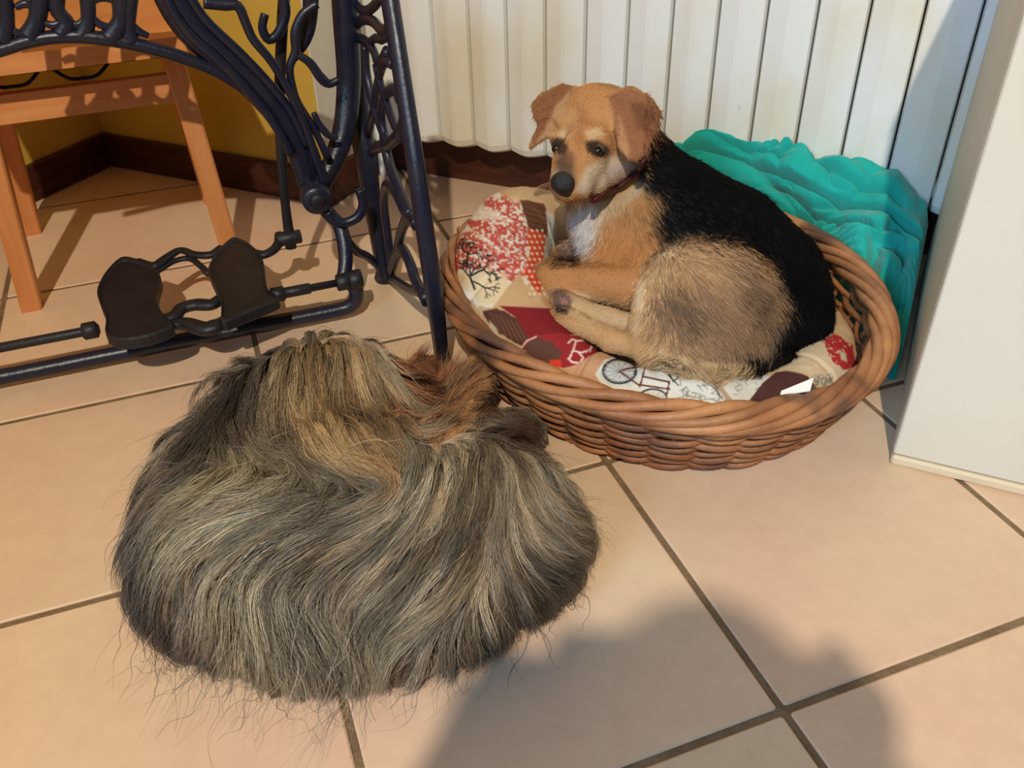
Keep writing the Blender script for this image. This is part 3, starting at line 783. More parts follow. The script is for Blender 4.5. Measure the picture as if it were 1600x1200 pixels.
# front left: tree stump, deep red with the white initial
cv.poly([(752, 486), (776, 482), (806, 496), (830, 520), (832, 548), (806, 536), (770, 516)], BRN, 1.5, rough=3, seed=14)
for k in range(6): cv.line([(766 + 8 * k, 488 + 3 * k), (782 + 9 * k, 520 + 4 * k)], 1.6, (126, 84, 62), 0.8)
cv.poly([(765, 500), (780, 520), (792, 534), (784, 540), (764, 518)], (206, 192, 160), 2, 0.9, rough=4, seed=15)
cv.poly([(780, 478), (860, 482), (890, 500), (900, 522), (856, 526), (830, 536), (806, 496)], (128, 34, 40), 1.2)
cv.poly([(815, 545), (835, 524), (872, 520), (930, 530), (950, 545), (905, 570), (880, 575), (850, 562)], (150, 42, 46), 1.2)
cv.poly([(818, 545), (838, 526), (862, 534), (880, 552), (870, 570), (840, 566)], (92, 60, 50), 1.5, rough=5, sc=7, seed=16)
cv.line([(816, 542), (824, 532), (838, 526)], 2.4, (224, 178, 166))
for P in ([(890, 560), (896, 546), (900, 533), (916, 531), (926, 538), (922, 547), (908, 551), (896, 548)], [(904, 551), (912, 559), (906, 567), (894, 566), (888, 560)], [(888, 536), (894, 530), (902, 533)]): cv.line(P, 3.0, (232, 200, 192))
cv.poly([(858, 562), (876, 562), (878, 574), (862, 574)], (212, 62, 44), 1.5)
cv.poly([(880, 580), (905, 566), (945, 543), (985, 550), (950, 575), (930, 605), (900, 600)], (196, 150, 116), 1.5)
for k in range(9): cv.line([(858 + 10 * k, 574 + 4.4 * k), (863 + 10 * k, 580 + 4.4 * k)], 3, (222, 206, 180), 0.8)
# bicycle panel
cv.poly([(930, 585), (945, 562), (975, 552), (1040, 568), (1100, 588), (1140, 628), (1060, 640), (980, 625), (945, 608)], (220, 218, 208), 1.5)
cv.poly([(935, 585), (950, 562), (985, 556), (1005, 580), (985, 602), (950, 600)], (150, 154, 158), 8, 0.45)
cv.ell((968, 580), 26, 19, 2.6, INK); cv.ell((968, 580), 23, 16.5, 0.9, (90, 92, 96))
for a in np.arange(0, 2 * math.pi, 0.52): cv.line([(968, 580), (968 + 23 * math.cos(a), 580 + 16 * math.sin(a))], 0.8, (96, 98, 102), 0.8)
cv.ell((1020, 622), 22, 14, 2.4, INK)
for a in np.arange(0, 2 * math.pi, 0.6): cv.line([(1020, 622), (1020 + 20 * math.cos(a), 622 + 13 * math.sin(a))], 0.8, (96, 98, 102), 0.8)
for P in ([(1008, 573), (1000, 604)], [(1004, 588), (1046, 597)], [(998, 601), (1046, 608)], [(968, 580), (1000, 603)], [(1046, 596), (1042, 616)], [(972, 578), (1004, 572), (1024, 576)]): cv.line(P, 2.6, (92, 48, 38))
for P in ([(1046, 583), (1052, 596), (1060, 590), (1056, 580)], [(1044, 586), (1060, 602)]): cv.line(P, 1.8, INK)
for k in range(46):
    x, y = rt.uniform(1064, 1128), rt.uniform(578, 632); cv.line([(x, y), (x + rt.normal(0, 6), y + rt.normal(2, 4)), (x + rt.normal(2, 6), y + rt.normal(5, 4))], 1.2, (110, 116, 118), 0.75)
cv.line([(1090, 590), (1115, 605), (1134, 630)], 1.6, (70, 78, 84))
cv.poly([(1118, 595), (1142, 600), (1160, 640), (1138, 634)], (176, 146, 118), 2)
# right: greys, dark brown, cream with the red flower
cv.poly([(1130, 605), (1150, 592), (1195, 582), (1215, 600), (1180, 630), (1150, 632)], (208, 202, 188), 1.5)
for k in range(26):
    x, y = rt.uniform(1140, 1200), rt.uniform(590, 620); cv.line([(x, y), (x + rt.normal(3, 5), y + rt.normal(0, 4))], 1.4, (120, 122, 120), 0.7)
cv.poly([(1160, 640), (1192, 598), (1212, 582), (1240, 578), (1262, 588), (1280, 612), (1276, 640)], (78, 46, 42), 1.2)
cv.poly([(1210, 575), (1290, 515), (1310, 525), (1335, 550), (1330, 600), (1285, 610), (1262, 586)], (206, 180, 146), 2)
cv.poly([(1285, 530), (1305, 520), (1332, 540), (1340, 575), (1318, 578), (1300, 562)], (170, 40, 42), 1.5, rough=3, sc=6, seed=20, tex=0.3, tsc=3)
cv.poly([(1312, 548), (1322, 552), (1324, 566), (1314, 562)], (198, 180, 150), 2)
for k in range(20): cv.ell((rt.uniform(1268, 1300), rt.uniform(588, 612)), rt.uniform(2, 6), rt.uniform(2, 5), 1.2, (120, 122, 116), 14, 0.7)

cushion = empty('patchwork_dog_cushion', (BK_C[0], BK_C[1], 0.02), 'patchwork printed padded cushion ring inside the wicker basket', 'cushion')
def cushion_mesh():
    nu, nv = 1000, 250
    t = np.arange(nu) * 2 * math.pi / nu
    left = np.exp(-((np.angle(np.exp(1j * (t - 0.80)))) / 0.75) ** 2)        # the bolster is fattest at the left end
    back = np.exp(-((np.angle(np.exp(1j * (t - 4.6)))) / 1.1) ** 2)
    r = 0.052 + 0.028 * left - 0.014 * back + 0.003 * np.sin(5 * t + 0.6)
    ctr = bk(t, np.full(nu, 0.925), 0.074 - 0.018 * back + 0.054 * left + 0.004 * np.sin(4 * t), -r - 0.018 + 0.022 * left)
    n = ctr[:, :2] - BK_C; n /= np.linalg.norm(n, axis=1, keepdims=True)
    n3 = np.c_[n, np.zeros(nu)]
    ph = np.arange(nv) * 2 * math.pi / nv
    V = ctr[:, None] + r[:, None, None] * (np.cos(ph)[None, :, None] * n3[:, None] + 0.92 * np.sin(ph)[None, :, None] * np.array([0, 0, 1.0]))
    V = V.reshape(-1, 3)
    V += 0.0035 * vnoise(V, 16, 3)[:, None] * np.repeat(n3, nv, 0) + np.c_[np.zeros((len(V), 2)), 0.0035 * vnoise(V, 18, 4)]
    V[:, 2] += 0.0012 * vnoise(V, 75, 5)
    tt = np.repeat(t, nv); pp = np.tile(ph, nu)
    seam = np.exp(-(((tt * 9 / (2 * math.pi) + 0.5) % 1 - 0.5) / 0.022) ** 2)  # stitched gathers between patches
    V -= (0.006 * seam * 1.0)[:, None] * (np.cos(pp)[:, None] * np.repeat(n3, nv, 0) + np.sin(pp)[:, None] * np.array([0, 0, 1.0]))
    q_ = V[:, :2] - BK_C; kk = np.hypot(q_ @ E1 / BK_A, q_ @ E2 / BK_B)           # the padding is held in by the rim
    kmax = np.minimum(bk_k(V[:, 2]) - 0.045, 0.885) + 0.13 * sstep(0.122, 0.158, V[:, 2]); f_ = np.minimum(1, kmax / kk)
    V[:, :2] = BK_C + q_ * f_[:, None]
    V[:, 2] = np.maximum(V[:, 2], 0.021)
    idx = np.arange(nu * nv).reshape(nu, nv)
    F = np.stack([idx, np.roll(idx, -1, 1), np.roll(np.roll(idx, -1, 1), -1, 0), np.roll(idx, -1, 0)], -1).reshape(-1, 4)
    return V, F
def raw_mesh(name, V, F, m, parent, colors=None, smooth=True):
    V = V - origin_of(parent)
    me = bpy.data.meshes.new(name)
    me.vertices.add(len(V)); me.vertices.foreach_set('co', V.astype(np.float32).ravel())
    F = np.asarray(F); k = F.shape[1]
    me.loops.add(F.size); me.loops.foreach_set('vertex_index', F.astype(np.int32).ravel())
    me.polygons.add(len(F)); me.polygons.foreach_set('loop_start', np.arange(0, F.size, k, dtype=np.int32))
    me.update(calc_edges=True); me.validate()
    if smooth: me.polygons.foreach_set('use_smooth', np.ones(len(F), bool))
    if colors is not None: put_colors(me, colors)
    return link_mesh(name, me, m, parent)
M_print = attr_mat('printed_cotton_patchwork', rough=0.85, spec=0.15, bump=0.10, bscale=420)
CV_, CF_ = cushion_mesh()
raw_mesh('bolster_ring', CV_, CF_, M_print, cushion, lin(cv.at(to_pix(CV_))))
M_pad = mat('beige_cushion_pad', (190, 158, 120), 0.85, 0.15, (150, 112, 84), 9, bump=0.2, bscale=40)
t = np.arange(80) * 2 * math.pi / 80
V = [bk(t, np.full(80, k), z) for k, z in ((0.66, 0.0215), (0.70, 0.045), (0.55, 0.062), (0.3, 0.066), (0.03, 0.066))]
F = [(i * 80 + k, i * 80 + (k + 1) % 80, (i + 1) * 80 + (k + 1) % 80, (i + 1) * 80 + k) for i in range(4) for k in range(80)] + [tuple(4 * 80 + k for k in range(80)), tuple(range(80))]
MB().add(np.concatenate(V), F).build('centre_pad', M_pad, cushion, True)
M_paper = mat('white_care_label', (238, 234, 224), 0.7, 0.3)
a, b_ = at_z((1219, 617), 0.126), at_z((1266, 610), 0.128); upv = np.array([0.0, 0.018, 0.012])
MB().add([a, b_, b_ + upv * 0.8, a + upv * 0.25, a + (0, 0, -0.0015), b_ + (0, 0, -0.0015), b_ + upv * 0.8 + (0, 0, -0.0015), a + upv * 0.25 + (0, 0, -0.0015)],
         [(0, 1, 2, 3), (7, 6, 5, 4), (0, 4, 5, 1), (1, 5, 6, 2), (2, 6, 7, 3), (3, 7, 4, 0)]).build('care_label', M_paper, cushion)['label'] = 'small white fabric label'

# ------------------------------------------------------------------ teal blanket heaped between basket and radiator
def teal_blanket():
    nu, nv = 300, 200
    u = np.linspace(0, 1, nu); v = np.linspace(0, 1, nv)
    Ug, Vg = np.meshgrid(u, v, indexing='ij')
    S = -0.46 + 0.505 * Ug
    front = np.interp(u, [0, 0.2, 0.45, 0.7, 0.85, 1.0], [0.900, 0.885, 0.860, 0.735, 0.640, 0.620])[:, None]
    tb = np.linspace(0, 2 * math.pi, 720); rb = bk(tb, np.full(720, 1.012), 0.0)
    lim = np.array([rb[np.abs(rb[:, 0] - x) < 0.006][:, 1].max() if (np.abs(rb[:, 0] - x) < 0.006).any() else 0.5 for x in S[:, 0]])[:, None]
    front = np.minimum(np.maximum(front, lim + 0.022), 0.945)
    Dp = front + (0.962 - front) * Vg
    top = np.interp(u, [0, 0.05, 0.15, 0.25, 0.45, 0.55, 0.62, 0.75, 0.86, 0.93, 0.97, 1.0], [0.02, 0.165, 0.195, 0.215, 0.228, 0.224, 0.205, 0.21, 0.20, 0.17, 0.15, 0.12])[:, None]
    lowf = np.interp(u, [0, 0.5, 0.8, 0.92, 1.0], [0.8, 0.72, 0.60, 0.62, 0.5])[:, None]
    prof = np.interp(Vg.ravel(), [0, 0.05, 0.2, 0.45, 0.8, 0.95, 1.0], [0.0, 0.42, 0.62, 0.80, 0.99, 1.0, 0.93]).reshape(Vg.shape)
    Z = top * np.clip(prof * (0.82 + 0.18 * lowf), 0, 1)
    P = np.stack([S, Dp, Z], -1).reshape(-1, 3)
    q = P * (1, 1.3, 1.0)
    q[:, 0] += 0.05 * vnoise(P, 9, 30); q[:, 1] += 0.05 * vnoise(P, 9, 31)
    bil = lambda sc, sd: np.minimum(np.abs(vnoise(q, sc, sd, 1)) * 2.4, 1.0) ** 0.8
    wv = 26 * (0.80 * P[:, 0] + 0.9 * P[:, 2] - 0.5 * P[:, 1]) + 2.6 * vnoise(P, 7, 28, 2)
    wv2 = 40 * (0.35 * P[:, 0] - 1.1 * P[:, 2] + 0.6 * P[:, 1]) + 2.2 * vnoise(P, 9, 29, 2)
    f = 0.52 * bil(6.5, 22) + 0.33 * np.abs(np.sin(wv)) ** 0.7 + 0.15 * np.abs(np.sin(wv2)) ** 0.8
    along = np.sin((P[:, 0] * 0.75 + P[:, 1] * 1.1 + 0.035 * vnoise(P, 12, 25)) * 62)
    th_ = 1.6 * vnoise(P, 5, 41, 1); cc_ = np.cos(th_) * (P[:, 0] + 0.4 * P[:, 2]) + np.sin(th_) * (P[:, 1] + P[:, 2])
    fine = (np.abs(np.sin(27 * cc_ + 2.6 * vnoise(P, 12, 42, 2))) ** 0.7 - 0.7) * sstep(-0.25, 0.35, vnoise(P, 9, 43, 1))
    cr = np.zeros(len(P)); uv_ = np.c_[Ug.ravel() * 1.25, Vg.ravel()]
    for line, dp, wd in (([(0.05, 0.82), (0.2, 0.66), (0.38, 0.48), (0.5, 0.40), (0.66, 0.42), (0.82, 0.52), (0.96, 0.62)], 0.034, 0.028), ([(0.5, 0.26), (0.68, 0.22), (0.85, 0.34), (0.9, 0.5)], 0.026, 0.022), ([(0.88, 0.05), (0.85, 0.25), (0.93, 0.42)], 0.03, 0.03), ([(0.6, 0.8), (0.72, 0.66), (0.9, 0.72)], 0.016, 0.03), ([(0.2, 0.9), (0.34, 0.74), (0.5, 0.62)], 0.014, 0.028)):
        Lp = np.array(line) * (1.25, 1); dm = np.full(len(P), 9.0)
        for a_, b_ in zip(Lp[:-1], Lp[1:]):
            e_ = b_ - a_; tt_ = np.clip(((uv_ - a_) @ e_) / (e_ @ e_), 0, 1); dm = np.minimum(dm, np.linalg.norm(uv_ - a_ - tt_[:, None] * e_, axis=1))
        cr = np.maximum(cr, dp * np.exp(-(dm / wd) ** 2))
    edge = (np.clip(Vg / 0.06, 0, 1) * np.clip((1 - Vg) / 0.05, 0.2, 1) * np.clip(Ug / 0.04, 0, 1) * np.clip((1 - Ug) / 0.03, 0, 1)).ravel()
    hgt = (0.050 * (f - 0.55) + 0.014 * fine - cr) * edge
    P[:, 2] = np.maximum(P[:, 2] + hgt, 0.002 + 0.0 * hgt)
    P[:, 1] = np.minimum(np.maximum(P[:, 1] - 0.7 * hgt * (1 - Vg.ravel()) - 0.25 * hgt, np.broadcast_to(lim + 0.006, Vg.shape).ravel()), 0.963)
    P[:, 0] = np.minimum(P[:, 0] + 0.012 * vnoise(P, 20, 27) * edge, 0.0535)
    n0 = len(P)
    base = P.copy(); base[:, 2] = 0.0                                  # closed underside
    idx = np.arange(n0).reshape(nu, nv)
    F = np.stack([idx[:-1, :-1], idx[1:, :-1], idx[1:, 1:], idx[:-1, 1:]], -1).reshape(-1, 4)
    rim = np.r_[idx[:, 0], idx[-1, 1:], idx[-2::-1, -1], idx[0, -2:0:-1]]
    r2 = np.arange(len(rim)) + n0
    V = np.concatenate([P, base[rim]])
    Fs = np.stack([rim, r2, np.roll(r2, -1), np.roll(rim, -1)], -1)
    return V, np.concatenate([F, Fs])
M_teal = mat('teal_fleece', (28, 160, 146), 0.9, 0.1, (36, 172, 160), 14, bump=0.2, bscale=500, sheen=0.25)
V, F = teal_blanket()
o = raw_mesh('teal_blanket', V, F, M_teal, None)
tag(o, 'crumpled teal green blanket heaped behind the basket against the radiator', 'blanket')
# ------------------------------------------------------------------ soft bodies: signed distance field -> one continuous mesh; hair grown on it
def pw(x, y, w):                                   # point seen at pixel (x, y) at depth w along the view axis
    return CAM_C + pix_ray((x, y)) * w

class Body:
    def __init__(s, lo, hi, h):
        s.h = h; s.lo = np.asarray(lo, float)
        s.n = np.ceil((np.asarray(hi) - s.lo) / h).astype(int) + 1
        s.d = np.full(s.n, 0.2, np.float32)
    def _win(s, lo, hi):
        a = np.maximum(0, np.floor((lo - s.lo) / s.h).astype(int)); b = np.minimum(s.n, np.ceil((hi - s.lo) / s.h).astype(int) + 1)
        if (b <= a).any(): return None
        ax = [s.lo[i] + s.h * np.arange(a[i], b[i]) for i in range(3)]
        return a, b, np.stack(np.meshgrid(*ax, indexing='ij'), -1)
    def _merge(s, win, d, k, op=1):
        a, b, _ = win
        sl = tuple(slice(a[i], b[i]) for i in range(3))
        o = s.d[sl]
        if op < 0:
            h = np.clip(0.5 - 0.5 * (o + d) / k, 0, 1); s.d[sl] = o * (1 - h) - d * h + k * h * (1 - h)
        else:
            h = np.clip(0.5 + 0.5 * (o - d) / k, 0, 1); s.d[sl] = o * (1 - h) + d * h - k * h * (1 - h)
    def cone(s, a, ra, b, rb, k=0.015):             # rounded cone between two joints
        a, b = np.asarray(a, float), np.asarray(b, float); m = max(ra, rb) + 0.05
        w = s._win(np.minimum(a, b) - m, np.maximum(a, b) + m)
        if w is None: return
        e = b - a; t = np.clip(((w[2] - a) @ e) / (e @ e + 1e-12), 0, 1)
        s._merge(w, np.linalg.norm(w[2] - a - t[..., None] * e, axis=-1) - (ra + (rb - ra) * t), k)
    def chain(s, P, R, k=0.015):
        for i in range(len(P) - 1): s.cone(P[i], R[i], P[i + 1], R[i + 1], k)
    def ball(s, c, r, k=0.015, op=1, axes=None):    # ellipsoid; r = three radii along axes
        c = np.asarray(c, float); r = np.broadcast_to(np.asarray(r, float), (3,))
        m = r.max() + 0.05; w = s._win(c - m, c + m)
        if w is None: return
        q = w[2] - c
        if axes is not None: q = q @ np.asarray(axes, float).T
        k0 = np.linalg.norm(q / r, axis=-1); k1 = np.linalg.norm(q / (r * r), axis=-1)
        s._merge(w, k0 * (k0 - 1.0) / (k1 + 1e-9), k, op)
    def flap(s, P, t, k=0.006):                     # thin rounded flap over a polygon of 3-D points
        P = np.asarray(P, float); c = P.mean(0)
        _, _, vt = np.linalg.svd(P - c); ax = vt
        w = s._win(P.min(0) - 0.04, P.max(0) + 0.04)
        q = (w[2] - c) @ ax.T; Q = (P - c) @ ax.T
        d = np.full(q.shape[:-1], 1e9); ins = np.zeros(q.shape[:-1], bool); X, Y = q[..., 0], q[..., 1]
        for i in range(len(Q)):
            a, b = Q[i, :2], Q[(i + 1) % len(Q), :2]; e = b - a
            tt = np.clip(((X - a[0]) * e[0] + (Y - a[1]) * e[1]) / (e @ e), 0, 1)
            d = np.minimum(d, np.hypot(X - a[0] - e[0] * tt, Y - a[1] - e[1] * tt))
            cc = ((a[1] <= Y) & (b[1] > Y)) | ((b[1] <= Y) & (a[1] > Y))
            ins ^= cc & (X < a[0] + (Y - a[1]) / (b[1] - a[1] + 1e-12) * e[0])
        d = np.where(ins, 0, d)
        s._merge(w, np.hypot(d, q[..., 2]) - t, k)
    def sample(s, X):
        q = np.clip((X - s.lo) / s.h, 0, s.n - 1.001); i = q.astype(int); f = q - i; o = 0
        for a in (0, 1):
            for b in (0, 1):
                for c in (0, 1):
                    o = o + (f[:, 0] if a else 1 - f[:, 0]) * (f[:, 1] if b else 1 - f[:, 1]) * (f[:, 2] if c else 1 - f[:, 2]) * s.d[i[:, 0] + a, i[:, 1] + b, i[:, 2] + c]
        return o
    def grad(s, X, e=None):
        e = e or s.h
        g = np.stack([s.sample(X + np.eye(3)[i] * e) - s.sample(X - np.eye(3)[i] * e) for i in range(3)], -1)
        return g / (np.linalg.norm(g, axis=1, keepdims=True) + 1e-9)
    def mesh(s, smooth=2):                          # surface nets
        d = s.d; neg = d < 0
        c = np.zeros(tuple(s.n - 1), np.uint8)
        for a in (0, 1):
            for b in (0, 1):
                for g in (0, 1): c += neg[a:s.n[0] - 1 + a, b:s.n[1] - 1 + b, g:s.n[2] - 1 + g]
        act = (c > 0) & (c < 8)
        idx = np.full(act.shape, -1, np.int64); I = np.argwhere(act); idx[act] = np.arange(len(I))
        acc = np.zeros((len(I), 3)); cnt = np.zeros(len(I))
        cor = [(a, b, g) for a in (0, 1) for b in (0, 1) for g in (0, 1)]
        for p in cor:
            for ax in range(3):
                if p[ax]: continue
                q = list(p); q[ax] = 1
                dp = d[I[:, 0] + p[0], I[:, 1] + p[1], I[:, 2] + p[2]]; dq = d[I[:, 0] + q[0], I[:, 1] + q[1], I[:, 2] + q[2]]
                m = (dp < 0) != (dq < 0); t = np.where(m, dp / np.where(m, dp - dq, 1), 0)
                pos = np.tile(np.array(p, float), (len(I), 1)); pos[:, ax] += t
                acc[m] += pos[m]; cnt[m] += 1
        V = s.lo + s.h * (I + acc / cnt[:, None])
        F = []
        for ax in range(3):
            u, v = (ax + 1) % 3, (ax + 2) % 3
            sl0 = [slice(None)] * 3; sl1 = [slice(None)] * 3; sl0[ax] = slice(0, -1); sl1[ax] = slice(1, None)
            ch = neg[tuple(sl0)] != neg[tuple(sl1)]
            E = np.argwhere(ch); E = E[(E[:, u] > 0) & (E[:, v] > 0) & (E[:, u] < s.n[u] - 1) & (E[:, v] < s.n[v] - 1)]
            def cell(du, dv):
                q = E.copy(); q[:, u] += du; q[:, v] += dv; return idx[q[:, 0], q[:, 1], q[:, 2]]
            Q = np.stack([cell(-1, -1), cell(0, -1), cell(0, 0), cell(-1, 0)], -1)
            fl = ~neg[E[:, 0], E[:, 1], E[:, 2]]; Q[fl] = Q[fl][:, ::-1]
            F.append(Q)
        F = np.concatenate(F); F = F[(F >= 0).all(1)]
        for _ in range(smooth):
            S = np.zeros_like(V); n = np.zeros(len(V))
            for a, b in ((0, 1), (1, 2), (2, 3), (3, 0)):
                np.add.at(S, F[:, a], V[F[:, b]]); np.add.at(S, F[:, b], V[F[:, a]]); np.add.at(n, F[:, a], 1); np.add.at(n, F[:, b], 1)
            V = V * 0.5 + 0.5 * S / np.maximum(n, 1)[:, None]
        return V, F

def scatter(V, F, n, rng, dens=None):
    """random points on a quad mesh, with normals"""
    A, B, Cc, Dd = (V[F[:, i]] for i in range(4))
    N = np.cross(Cc - A, Dd - B); ar = np.linalg.norm(N, axis=1) / 2
    wgt = ar if dens is None else ar * dens((A + Cc) / 2, N)
    f = rng.choice(len(F), n, p=wgt / wgt.sum()); u, v = rng.random(n)[:, None], rng.random(n)[:, None]
    P = (A[f] * (1 - u) + B[f] * u) * (1 - v) + (Dd[f] * (1 - u) + Cc[f] * u) * v
    return P, N[f] / (np.linalg.norm(N[f], axis=1, keepdims=True) + 1e-12)

def comb_field(guides, power=2.5):
    """coat direction from combed guide strokes: (x, y, dx, dy) -> function of position and normal"""
    G = np.array(guides, float); gp = G[:, :2]; gv = G[:, 2:4] / np.linalg.norm(G[:, 2:4], axis=1, keepdims=True)
    def f(X, N):
        p = to_pix(X); v = np.zeros_like(p); wt = np.zeros(len(p))
        for q, g in zip(gp, gv):
            w = 1.0 / (((p - q) ** 2).sum(1) + 120.0) ** (power / 2); v += w[:, None] * g; wt += w
        v /= np.linalg.norm(v, axis=1, keepdims=True) + 1e-9
        ray = X - CAM_C; dep = ray @ CAM_W
        D3 = (CAM_R * v[:, :1] - CAM_U * v[:, 1:2])
        rn = ray / np.linalg.norm(ray, axis=1, keepdims=True)
        den = (rn * N).sum(1); den = np.where(np.abs(den) < 0.25, -0.25, den)
        T = D3 - rn * ((D3 * N).sum(1) / den)[:, None]        # slide the stroke along the line of sight onto the surface
        T -= N * (T * N).sum(1, keepdims=True)
        return T / (np.linalg.norm(T, axis=1, keepdims=True) + 1e-9)
    return f

def hair_object(name, P, rad, col, m, parent):
    """P (n, k, 3) strand points in world space, rad (n, k), col (n, 3)"""
    n, k, _ = P.shape
    hc = bpy.data.hair_curves.new(name)
    hc.add_curves([k] * n)
    hc.position_data.foreach_set('vector', (P - origin_of(parent)).astype(np.float32).ravel())
    a = hc.attributes.get('radius') or hc.attributes.new('radius', 'FLOAT', 'POINT')
    a.data.foreach_set('value', rad.astype(np.float32).ravel())
    c = hc.attributes.new('Col', 'FLOAT_COLOR', 'CURVE')
    c.data.foreach_set('color', np.c_[col, np.ones(n)].astype(np.float32).ravel())
    hc.materials.append(m)
    o = bpy.data.objects.new(name, hc); COL.objects.link(o); o.parent = parent
    return o

def hair_mat(name, rough=0.5, spec=0.25):
    m = bpy.data.materials.new(name); nt, b = nodes_of(m)
    a = nt.nodes.new('ShaderNodeAttribute'); a.attribute_name = 'Col'
    nt.links.new(a.outputs['Color'], b.inputs['Base Color'])
    b.inputs['Roughness'].default_value = rough; b.inputs['Specular IOR Level'].default_value = spec
    return m
# ------------------------------------------------------------------ short-haired tan and black dog lying in the basket
dogB = empty('tan_and_black_dog', (-0.25, 0.50, 0.06), 'short-haired tan dog with black saddle curled upright in the wicker basket', 'dog')
def px_m(r, w): return r * w / CAM_F
bd = Body((-0.64, 0.22, 0.02), (0.06, 0.92, 0.46), 0.0032)
def cone2(a, b, k=0.015): bd.cone(pw(*a[:3]), px_m(a[3], a[2]), pw(*b[:3]), px_m(b[3], b[2]), k)
def chain2(L, k=0.015):
    for a, b in zip(L[:-1], L[1:]): cone2(a, b, k)
# trunk, neck
chain2([(1212, 490, 1.235, 84), (1186, 445, 1.275, 92), (1125, 395, 1.32, 98), (1050, 348, 1.345, 90), (1005, 330, 1.35, 82)], 0.03)
chain2([(1015, 305, 1.345, 74), (990, 262, 1.325, 58), (962, 225, 1.30, 52)], 0.03)
chain2([(985, 365, 1.31, 70), (945, 345, 1.30, 52), (930, 320, 1.29, 40)], 0.03)             # breast
cone2((960, 420, 1.30, 62), (1060, 455, 1.28, 70), 0.03)                                     # belly side
# haunch
chain2([(1160, 500, 1.195, 78), (1110, 462, 1.175, 84), (1065, 450, 1.165, 66)], 0.03)
chain2([(1110, 520, 1.165, 72), (1060, 520, 1.15, 62)], 0.03)
cone2((1170, 540, 1.17, 50), (1100, 545, 1.155, 48), 0.025)
chain2([(1035, 470, 1.155, 48), (1018, 520, 1.145, 34), (1012, 545, 1.14, 22)], 0.018)       # front edge of the thigh down the shank
chain2([(1050, 560, 1.135, 17), (1010, 548, 1.14, 17), (955, 532, 1.165, 17), (905, 507, 1.195, 16), (882, 497, 1.205, 17)], 0.008)   # hind foot
chain2([(1010, 515, 1.185, 22), (950, 500, 1.205, 18), (905, 483, 1.225, 17), (878, 470, 1.235, 18)], 0.008)                          # other hind foot
chain2([(884, 494, 1.207, 14), (868, 489, 1.212, 10)], 0.005)
for x, y in ((872, 460), (868, 470), (874, 480)): bd.ball(pw(x, y, 1.228), px_m(8.5, 1.22), 0.004)
# near front leg folded in front of the breast
chain2([(1005, 400, 1.275, 44), (985, 448, 1.245, 34), (930, 443, 1.25, 27), (880, 432, 1.265, 23), (862, 428, 1.27, 23)], 0.016)
chain2([(862, 430, 1.27, 22), (868, 446, 1.265, 19), (905, 455, 1.262, 16)], 0.010)
# far front paw
chain2([(940, 395, 1.335, 30), (905, 392, 1.335, 20), (886, 398, 1.33, 17), (878, 403, 1.325, 14)], 0.010)
# tail along the cushion
chain2([(1215, 560, 1.165, 26), (1170, 588, 1.13, 21), (1120, 590, 1.115, 17), (1070, 576, 1.115, 14), (1030, 562, 1.12, 11), (1000, 556, 1.13, 7)], 0.010)
# head
hc_ = pw(936, 201, 1.262)
bd.ball(hc_, (px_m(66, 1.26), px_m(62, 1.26), px_m(62, 1.26)), 0.02)
bd.ball(pw(922, 181, 1.27), px_m(43, 1.27), 0.02); bd.ball(pw(952, 188, 1.28), px_m(47, 1.28), 0.02)
bd.ball(pw(955, 240, 1.255), px_m(46, 1.25), 0.02); bd.ball(pw(898, 226, 1.25), px_m(36, 1.25), 0.018)
chain2([(917, 232, 1.215, 41), (900, 258, 1.190, 33), (888, 282, 1.165, 25), (884, 291, 1.158, 22)], 0.016)      # muzzle
chain2([(952, 262, 1.24, 28), (925, 287, 1.205, 21), (902, 300, 1.178, 13), (890, 303, 1.168, 9)], 0.010)      # jaw
chain2([(915, 255, 1.20, 26), (905, 288, 1.168, 20)], 0.012)                                                     # flews
for x, y, w, r in ((869, 233, 1.221, 10), (936, 237, 1.207, 12)): bd.ball(pw(x, y, w), px_m(r, w), 0.006, -1)    # eye sockets
for x, y, w, r in ((872, 217, 1.222, 13), (932, 219, 1.208, 15)): bd.ball(pw(x, y, w), px_m(r, w), 0.012)         # brows
# folded ears
bd.flap([pw(894, 138, 1.262), pw(878, 134, 1.262), pw(846, 150, 1.252), pw(834, 163, 1.242), pw(838, 182, 1.235), pw(845, 196, 1.232), pw(868, 190, 1.238), pw(880, 165, 1.248)], 0.0042, 0.010)
bd.flap([pw(846, 192, 1.226), pw(862, 186, 1.226), pw(866, 200, 1.224), pw(852, 214, 1.216), pw(829, 230, 1.206), pw(833, 218, 1.21)], 0.0036, 0.006)
bd.flap([pw(957, 152, 1.232), pw(982, 144, 1.236), pw(1012, 154, 1.232), pw(1030, 177, 1.222), pw(1021, 206, 1.202), pw(1008, 236, 1.184), pw(994, 250, 1.176), pw(982, 246, 1.175), pw(970, 228, 1.180), pw(964, 196, 1.196), pw(957, 168, 1.222)], 0.0042, 0.005)
chain2([(962, 160, 1.236, 16), (985, 152, 1.238, 14), (1008, 160, 1.236, 10)], 0.008)
VB_, FB_ = bd.mesh(2)

